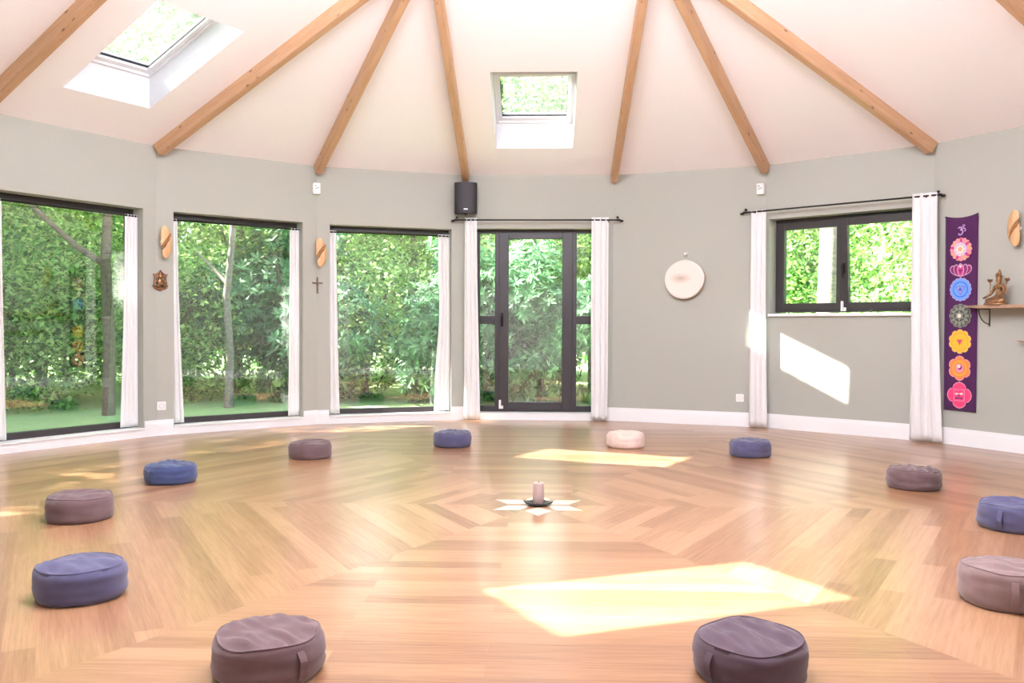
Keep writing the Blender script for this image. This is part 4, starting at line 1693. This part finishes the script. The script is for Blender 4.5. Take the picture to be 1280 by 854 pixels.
def leaf_cloud(name, mat, blobs, count, size, seed, rosette=False):
    """many small folded leaves filling a set of ellipsoids (cx,cy,cz,rx,ry,rz)"""
    rnd = random.Random(seed)
    verts, faces = [], []
    vol = [b[3] * b[4] * b[5] for b in blobs]

    def add(p, d, up, ln, wd):
        s = d.cross(up)
        if s.length < 1e-4:
            return
        s.normalize()
        nrm = s.cross(d).normalized()
        i = len(verts)
        verts.extend([p, p + d * ln * 0.5 + s * wd + nrm * wd * 0.35, p + d * ln, p + d * ln * 0.5 - s * wd + nrm * wd * 0.35])
        faces.append((i, i + 1, i + 2))
        faces.append((i, i + 2, i + 3))
    k = 0
    while k < count:
        b = rnd.choices(blobs, vol)[0]
        d = Vector((rnd.gauss(0, 1), rnd.gauss(0, 1), rnd.gauss(0, 1))).normalized()
        q = rnd.random() ** 0.28
        p = Vector((b[0] + d.x * b[3] * q, b[1] + d.y * b[4] * q, b[2] + d.z * b[5] * q))
        if noise.noise(p * 1.7 + Vector((seed, 0, 0))) < -0.22:
            continue
        if rosette:
            ax = (d + Vector((0, 0, 0.5)) + Vector((rnd.gauss(0, .3), rnd.gauss(0, .3), rnd.gauss(0, .3)))).normalized()
            a1 = ax.orthogonal().normalized()
            a2 = ax.cross(a1)
            m = rnd.randint(7, 10)
            for j in range(m):
                t = 2 * PI * j / m + rnd.random() * 0.4
                dd = (a1 * math.cos(t) + a2 * math.sin(t) + ax * rnd.uniform(-0.05, 0.45)).normalized()
                s = size * rnd.uniform(0.8, 1.25)
                add(p, dd, ax, s, s * 0.17)
                k += 1
        else:
            dd = (Vector((rnd.gauss(0, 1), rnd.gauss(0, 1), rnd.gauss(-0.25, 0.7)))).normalized()
            up = Vector((rnd.gauss(0, .5), rnd.gauss(0, .5), 1)).normalized()
            s = size * rnd.uniform(0.65, 1.3)
            add(p, dd, up, s, s * 0.30)
            k += 1
    me = bpy.data.meshes.new(name)
    me.from_pydata([tuple(v) for v in verts], [], faces)
    me.materials.append(mat)
    return me


def trunk_mesh(name, paths, mat):
    bm = bmesh.new()
    for pts, rads in paths:
        tube(bm, pts, rads, 10)
    me = bpy.data.meshes.new(name)
    bm.to_mesh(me)
    bm.free()
    me.materials.append(mat)
    return me


def crown_blobs(seed, w, z0, z1, n):
    rnd = random.Random(seed)
    res = []
    for k in range(n):
        f = (k + 0.5) / n
        z = z0 + (z1 - z0) * f
        r = w * (0.55 + 0.45 * math.sin(PI * min(1, f * 0.85 + 0.18)))
        a = rnd.random() * 6.28
        res.append((math.cos(a) * r * 0.45, math.sin(a) * r * 0.45, z, r * rnd.uniform(0.6, 0.85), r * rnd.uniform(0.6, 0.85), r * rnd.uniform(0.45, 0.65)))
    return res


PROTO = {
    'shrub': (leaf_cloud('foliage', M['leaf_cool'], crown_blobs(3, 1.35, 0.35, 2.6, 7), 9000, 0.15, 11, rosette=True),
              trunk_mesh('stems', [([(0, 0, -0.1), (0.1, 0.1, 0.8), (0.4, 0.2, 2.0)], [0.05, 0.04, 0.02]), ([(0, 0, -0.1), (-0.2, 0, 0.9), (-0.5, 0.3, 1.9)], [0.05, 0.03, 0.02])], M['bark_brown'])),
    'bush': (leaf_cloud('foliage', M['leaf_green'], crown_blobs(5, 1.45, 0.3, 2.3, 8), 9500, 0.090, 21),
             trunk_mesh('stems', [([(0, 0, -0.1), (0.05, 0, 0.8), (0.3, 0.2, 1.8)], [0.05, 0.035, 0.02]), ([(0, 0, -0.1), (-0.2, 0.1, 0.9), (-0.4, -0.3, 1.6)], [0.04, 0.03, 0.02])], M['bark_brown'])),
    'tree': (leaf_cloud('foliage', M['leaf_green'], crown_blobs(8, 1.9, 1.4, 6.3, 13), 12000, 0.105, 31),
             trunk_mesh('trunk', [([(0, 0, -0.2), (0.05, 0, 1.5), (-0.05, 0.05, 3.5), (0.05, 0, 5.6)], [0.13, 0.10, 0.08, 0.03]), ([(0.0, 0, 1.7), (0.5, -0.3, 2.5), (1.2, -0.6, 3.0)], [0.05, 0.04, 0.015]),
                                  ([(-0.03, 0.02, 2.4), (-0.5, 0.2, 3.2), (-1.0, 0.3, 4.0)], [0.05, 0.035, 0.015])], M['bark_brown'])),
    'lime': (leaf_cloud('foliage', M['leaf_lime'], crown_blobs(13, 1.8, 1.0, 6.6, 12), 10000, 0.108, 41),
             trunk_mesh('trunk', [([(0, 0, -0.2), (-0.03, 0, 1.5), (0.04, 0.0, 3.5), (0.0, 0, 5.9)], [0.10, 0.085, 0.065, 0.02]), ([(0.0, 0, 1.9), (-0.4, -0.2, 2.6), (-0.9, -0.5, 3.0)], [0.035, 0.03, 0.012])], M['bark'])),
    'tall': (leaf_cloud('foliage', M['leaf_lime'], crown_blobs(17, 2.6, 1.6, 9.5, 15), 14000, 0.18, 51),
             trunk_mesh('trunk', [([(0, 0, -0.2), (0.08, 0, 3), (-0.05, 0.05, 6), (0.05, 0, 9)], [0.22, 0.18, 0.14, 0.04])], M['bark'])),
}


def plant(kind, a, r, rot, sc, label, group, name, cat, sz=None):
    t = thing(name, label, cat, Matrix.Translation(polar(a, r, GZ)) @ Matrix.Rotation(rot, 4, 'Z') @ Matrix.Diagonal((sc, sc, sz or sc, 1)), group)
    f, s = PROTO[kind]
    for nm, me in (('foliage', f), ('trunk' if kind in ('tree', 'lime', 'tall') else 'stems', s)):
        o = bpy.data.objects.new(nm, me)
        col.objects.link(o)
        o.parent = t
    return t


rnd = random.Random(99)
WINTXT = {-78: 'leftmost window', -58: 'leftmost window', -38: 'window between plaque and cross', -18: 'window left of the terrace door', 2: 'terrace door', 42: 'tilted window'}


def where(a):
    if a < -70:
        return 'far left beyond the leftmost window'
    if a < -48:
        return 'beyond the leftmost window'
    if a < -30:
        return 'beyond the window left of the cross'
    if a < -11:
        return 'beyond the window beside the loudspeaker'
    if a < 16:
        return 'beyond the terrace door'
    return 'beyond the tilted window on the right'


# undergrowth: first row behind the lawn
rowA = [('bush', -98), ('bush', -84), ('bush', -70), ('bush', -57), ('bush', -45), ('bush', -33), ('shrub', -23), ('bush', -15.5), ('shrub', -7), ('shrub', 2), ('shrub', 11), ('bush', 24), ('bush', 38), ('shrub', 49), ('bush', 62)]
for k, (kd, a) in enumerate(rowA):
    r = 10.3 if a < -30 else 9.8
    if -14 < a < 12:
        r = 8.4
    lab = ('green shrub with starry leaf rosettes ' if kd == 'shrub' else 'low bushy shrub behind the lawn ') + where(a)
    plant(kd, a, r + rnd.uniform(-0.3, 0.3), rnd.uniform(0, 6.28), rnd.uniform(0.85, 1.1), lab, 'shrubs behind the lawn', 'shrub', 'shrub')
# second row: small trees
rowB = [('tall', -118), ('tall', -104), ('tall', -91), ('tall', -78), ('tall', -66), ('tree', -57), ('lime', -49), ('lime', -41), ('tree', -33), ('lime', -26), ('tree', -18), ('lime', -10), ('tree', -2), ('tree', 7), ('lime', 17), ('tree', 28), ('lime', 38), ('lime', 48), ('tree', 60)]
for k, (kd, a) in enumerate(rowB):
    r = 11.6 if a < 14 else 11.0
    if kd == 'tall':
        r = 12.6
    lab = {'tree': 'small tree with mid green leaves ', 'lime': 'slender tree with yellow green leaves ', 'tall': 'broad pale green tree near the lawn '}[kd] + where(a)
    sc = rnd.uniform(0.9, 1.05)
    plant(kd, a, r + rnd.uniform(-0.4, 0.4), rnd.uniform(0, 6.28), sc, lab, 'small trees of the wood edge', 'tree', 'tree', 1.02 if kd == 'tall' else sc)
# low growth between the trees
for k, a in enumerate((-110, -92, -79, -67, -56, -46, -37, -28, -19, -10, 0, 10, 22, 35, 47, 58)):
    plant('bush', a, 14.3 + rnd.uniform(-0.3, 0.3), rnd.uniform(0, 6.28), rnd.uniform(0.9, 1.15), 'leafy undergrowth between the trees ' + where(a), 'undergrowth between the trees', 'shrub', 'shrub', 1.25)
# third row: tall trees further back
rowC = [('tall', -112), ('tall', -98), ('tall', -84), ('tall', -68), ('tall', -53), ('tall', -40), ('tall', -28), ('tall', -16), ('tall', -4), ('tall', 8), ('tall', 20), ('tall', 33), ('tall', 46), ('tall', 60)]
for k, (kd, a) in enumerate(rowC):
    plant(kd, a, 16.5 + rnd.uniform(-0.6, 0.8), rnd.uniform(0, 6.28), 1.35 if a < -60 else rnd.uniform(0.9, 1.1), 'tall pale green tree at the back ' + where(a), 'tall trees at the back of the wood', 'tree', 'tree')
# two slim trees in front of the wood whose stems show through the left windows
def slim_tree(x, y, paths, blobs, mat, label, seed):
    t = thing('tree', label, 'tree', Matrix.Translation((x, y, GZ)))
    for nm, me in (('trunk', trunk_mesh('trunk', paths, mat)), ('foliage', leaf_cloud('foliage', M['leaf_lime'], blobs, 3000, 0.11, seed))):
        o = bpy.data.objects.new(nm, me)
        col.objects.link(o)
        o.parent = t


slim_tree(-4.05, 12.4, [([(0.0, 0, -0.2), (0.03, 0, 0.8), (-0.02, 0, 1.6), (0.07, 0, 2.4), (0.05, 0.1, 4.8)], [0.07, 0.055, 0.05, 0.045, 0.02]),
                        ([(0.0, 0, 1.75), (-0.22, 0, 2.0), (-0.5, 0.05, 2.25)], [0.03, 0.022, 0.01])],
          [(0, 0, 4.2, 1.0, 1.0, 0.9), (-0.5, 0, 3.1, 0.6, 0.6, 0.4), (0.5, 0, 3.3, 0.6, 0.5, 0.4)], M['bark'],
          'slim grey stemmed tree standing in the window left of the cross', 61)
slim_tree(-5.25, 11.3, [([(0.0, 0, -0.2), (0.02, 0, 0.9), (-0.03, 0, 2.0), (0.05, 0, 3.4), (0.0, 0.1, 5.2)], [0.085, 0.075, 0.065, 0.05, 0.02]),
                        ([(-0.02, 0, 1.95), (-0.40, -0.05, 2.20), (-0.85, -0.05, 2.62), (-1.2, 0, 2.9)], [0.045, 0.04, 0.03, 0.012])],
          [(0, 0, 4.4, 1.1, 1.0, 0.9), (-1.0, 0, 3.2, 0.7, 0.6, 0.35), (0.6, 0, 3.4, 0.6, 0.5, 0.4)], M['bark_brown'],
          'brown tree with a leaning branch standing in the leftmost window', 62)
# the thick grey trunk in the left pane of the tilted window
t = thing('tree', 'thick pale grey tree trunk seen through the left pane of the tilted window', 'tree', Matrix.Translation((3.95, 10.9, GZ)))
o = bpy.data.objects.new('trunk', trunk_mesh('trunk', [([(-0.02, 0, -0.2), (0, 0, 1.2), (0.05, 0, 3.0), (0.1, 0.1, 7.0)], [0.17, 0.135, 0.125, 0.07])], M['bark']))
col.objects.link(o)
o.parent = t

# the wood far behind: one mass of leaves nobody could count
wb = []
for k in range(26):
    p = polar(-112 + 7.2 * k, 22.5)
    wb.append((p.x, p.y, 1.6, 1.9, 1.9, 2.2))
    wb.append((p.x, p.y + 0.6, 4.6, 2.0, 2.0, 2.0))
o = bpy.data.objects.new('woodland', leaf_cloud('woodland', M['leaf_green'], wb, 26000, 0.32, 77))
col.objects.link(o)
o.location = (0, 0, GZ)
o['kind'] = 'stuff'
tag(o, 'dense green leaves of the wood far behind the garden trees', 'foliage')

# ------------------------------------------------------------------ daylight
sun = bpy.data.lights.new('sun', 'SUN')
sun.energy = 24.0
sun.angle = rd(0.55)
sun.color = (1.0, 0.95, 0.86)
so = bpy.data.objects.new('sun', sun)
col.objects.link(so)
SUN_DIR = Vector((1.0, 0.0, -0.945)).normalized()
so.rotation_euler = SUN_DIR.to_track_quat('-Z', 'Y').to_euler()
so.location = (-12, 5, 14)

world = bpy.data.worlds.new('world')
scene.world = world
world.use_nodes = True
nt = world.node_tree
bg = nt.nodes['Background']
sk = nt.nodes.new('ShaderNodeTexSky')
sk.sky_type = 'NISHITA'
sk.sun_disc = False
sk.sun_elevation = rd(43.5)
sk.sun_rotation = rd(270)
sk.air_density = 1.0
sk.dust_density = 2.5
nt.links.new(sk.outputs['Color'], bg.inputs['Color'])
bg.inputs['Strength'].default_value = 0.28

# ------------------------------------------------------------------ camera
cam = bpy.data.cameras.new('camera')
cam.sensor_fit = 'HORIZONTAL'
cam.sensor_width = 36.0
cam.lens = 36.0 * 1087.14 / 1280.0
cam.clip_start = 0.02
co = bpy.data.objects.new('camera', cam)
col.objects.link(co)
pitch, roll = 0.01678, 0.00374
fwd = Vector((0, math.cos(pitch), -math.sin(pitch)))
right0 = Vector((1, 0, 0))
up0 = right0.cross(fwd)
cr, sr = math.cos(roll), math.sin(roll)
right = right0 * cr + up0 * sr
up = -right0 * sr + up0 * cr
co.matrix_world = Matrix(((right.x, up.x, -fwd.x, 0), (right.y, up.y, -fwd.y, 0), (right.z, up.z, -fwd.z, CAMZ), (0, 0, 0, 1)))
scene.camera = co

scene.view_settings.view_transform = 'Standard'
scene.view_settings.look = 'None'
scene.view_settings.gamma = 1.0
scene.view_settings.exposure = 1.60
scene.view_settings.use_curve_mapping = False
scene.cycles.use_denoising = True
scene.cycles.max_bounces = 10
scene.cycles.diffuse_bounces = 6
scene.cycles.transparent_max_bounces = 16
scene.cycles.sample_clamp_indirect = 6.0
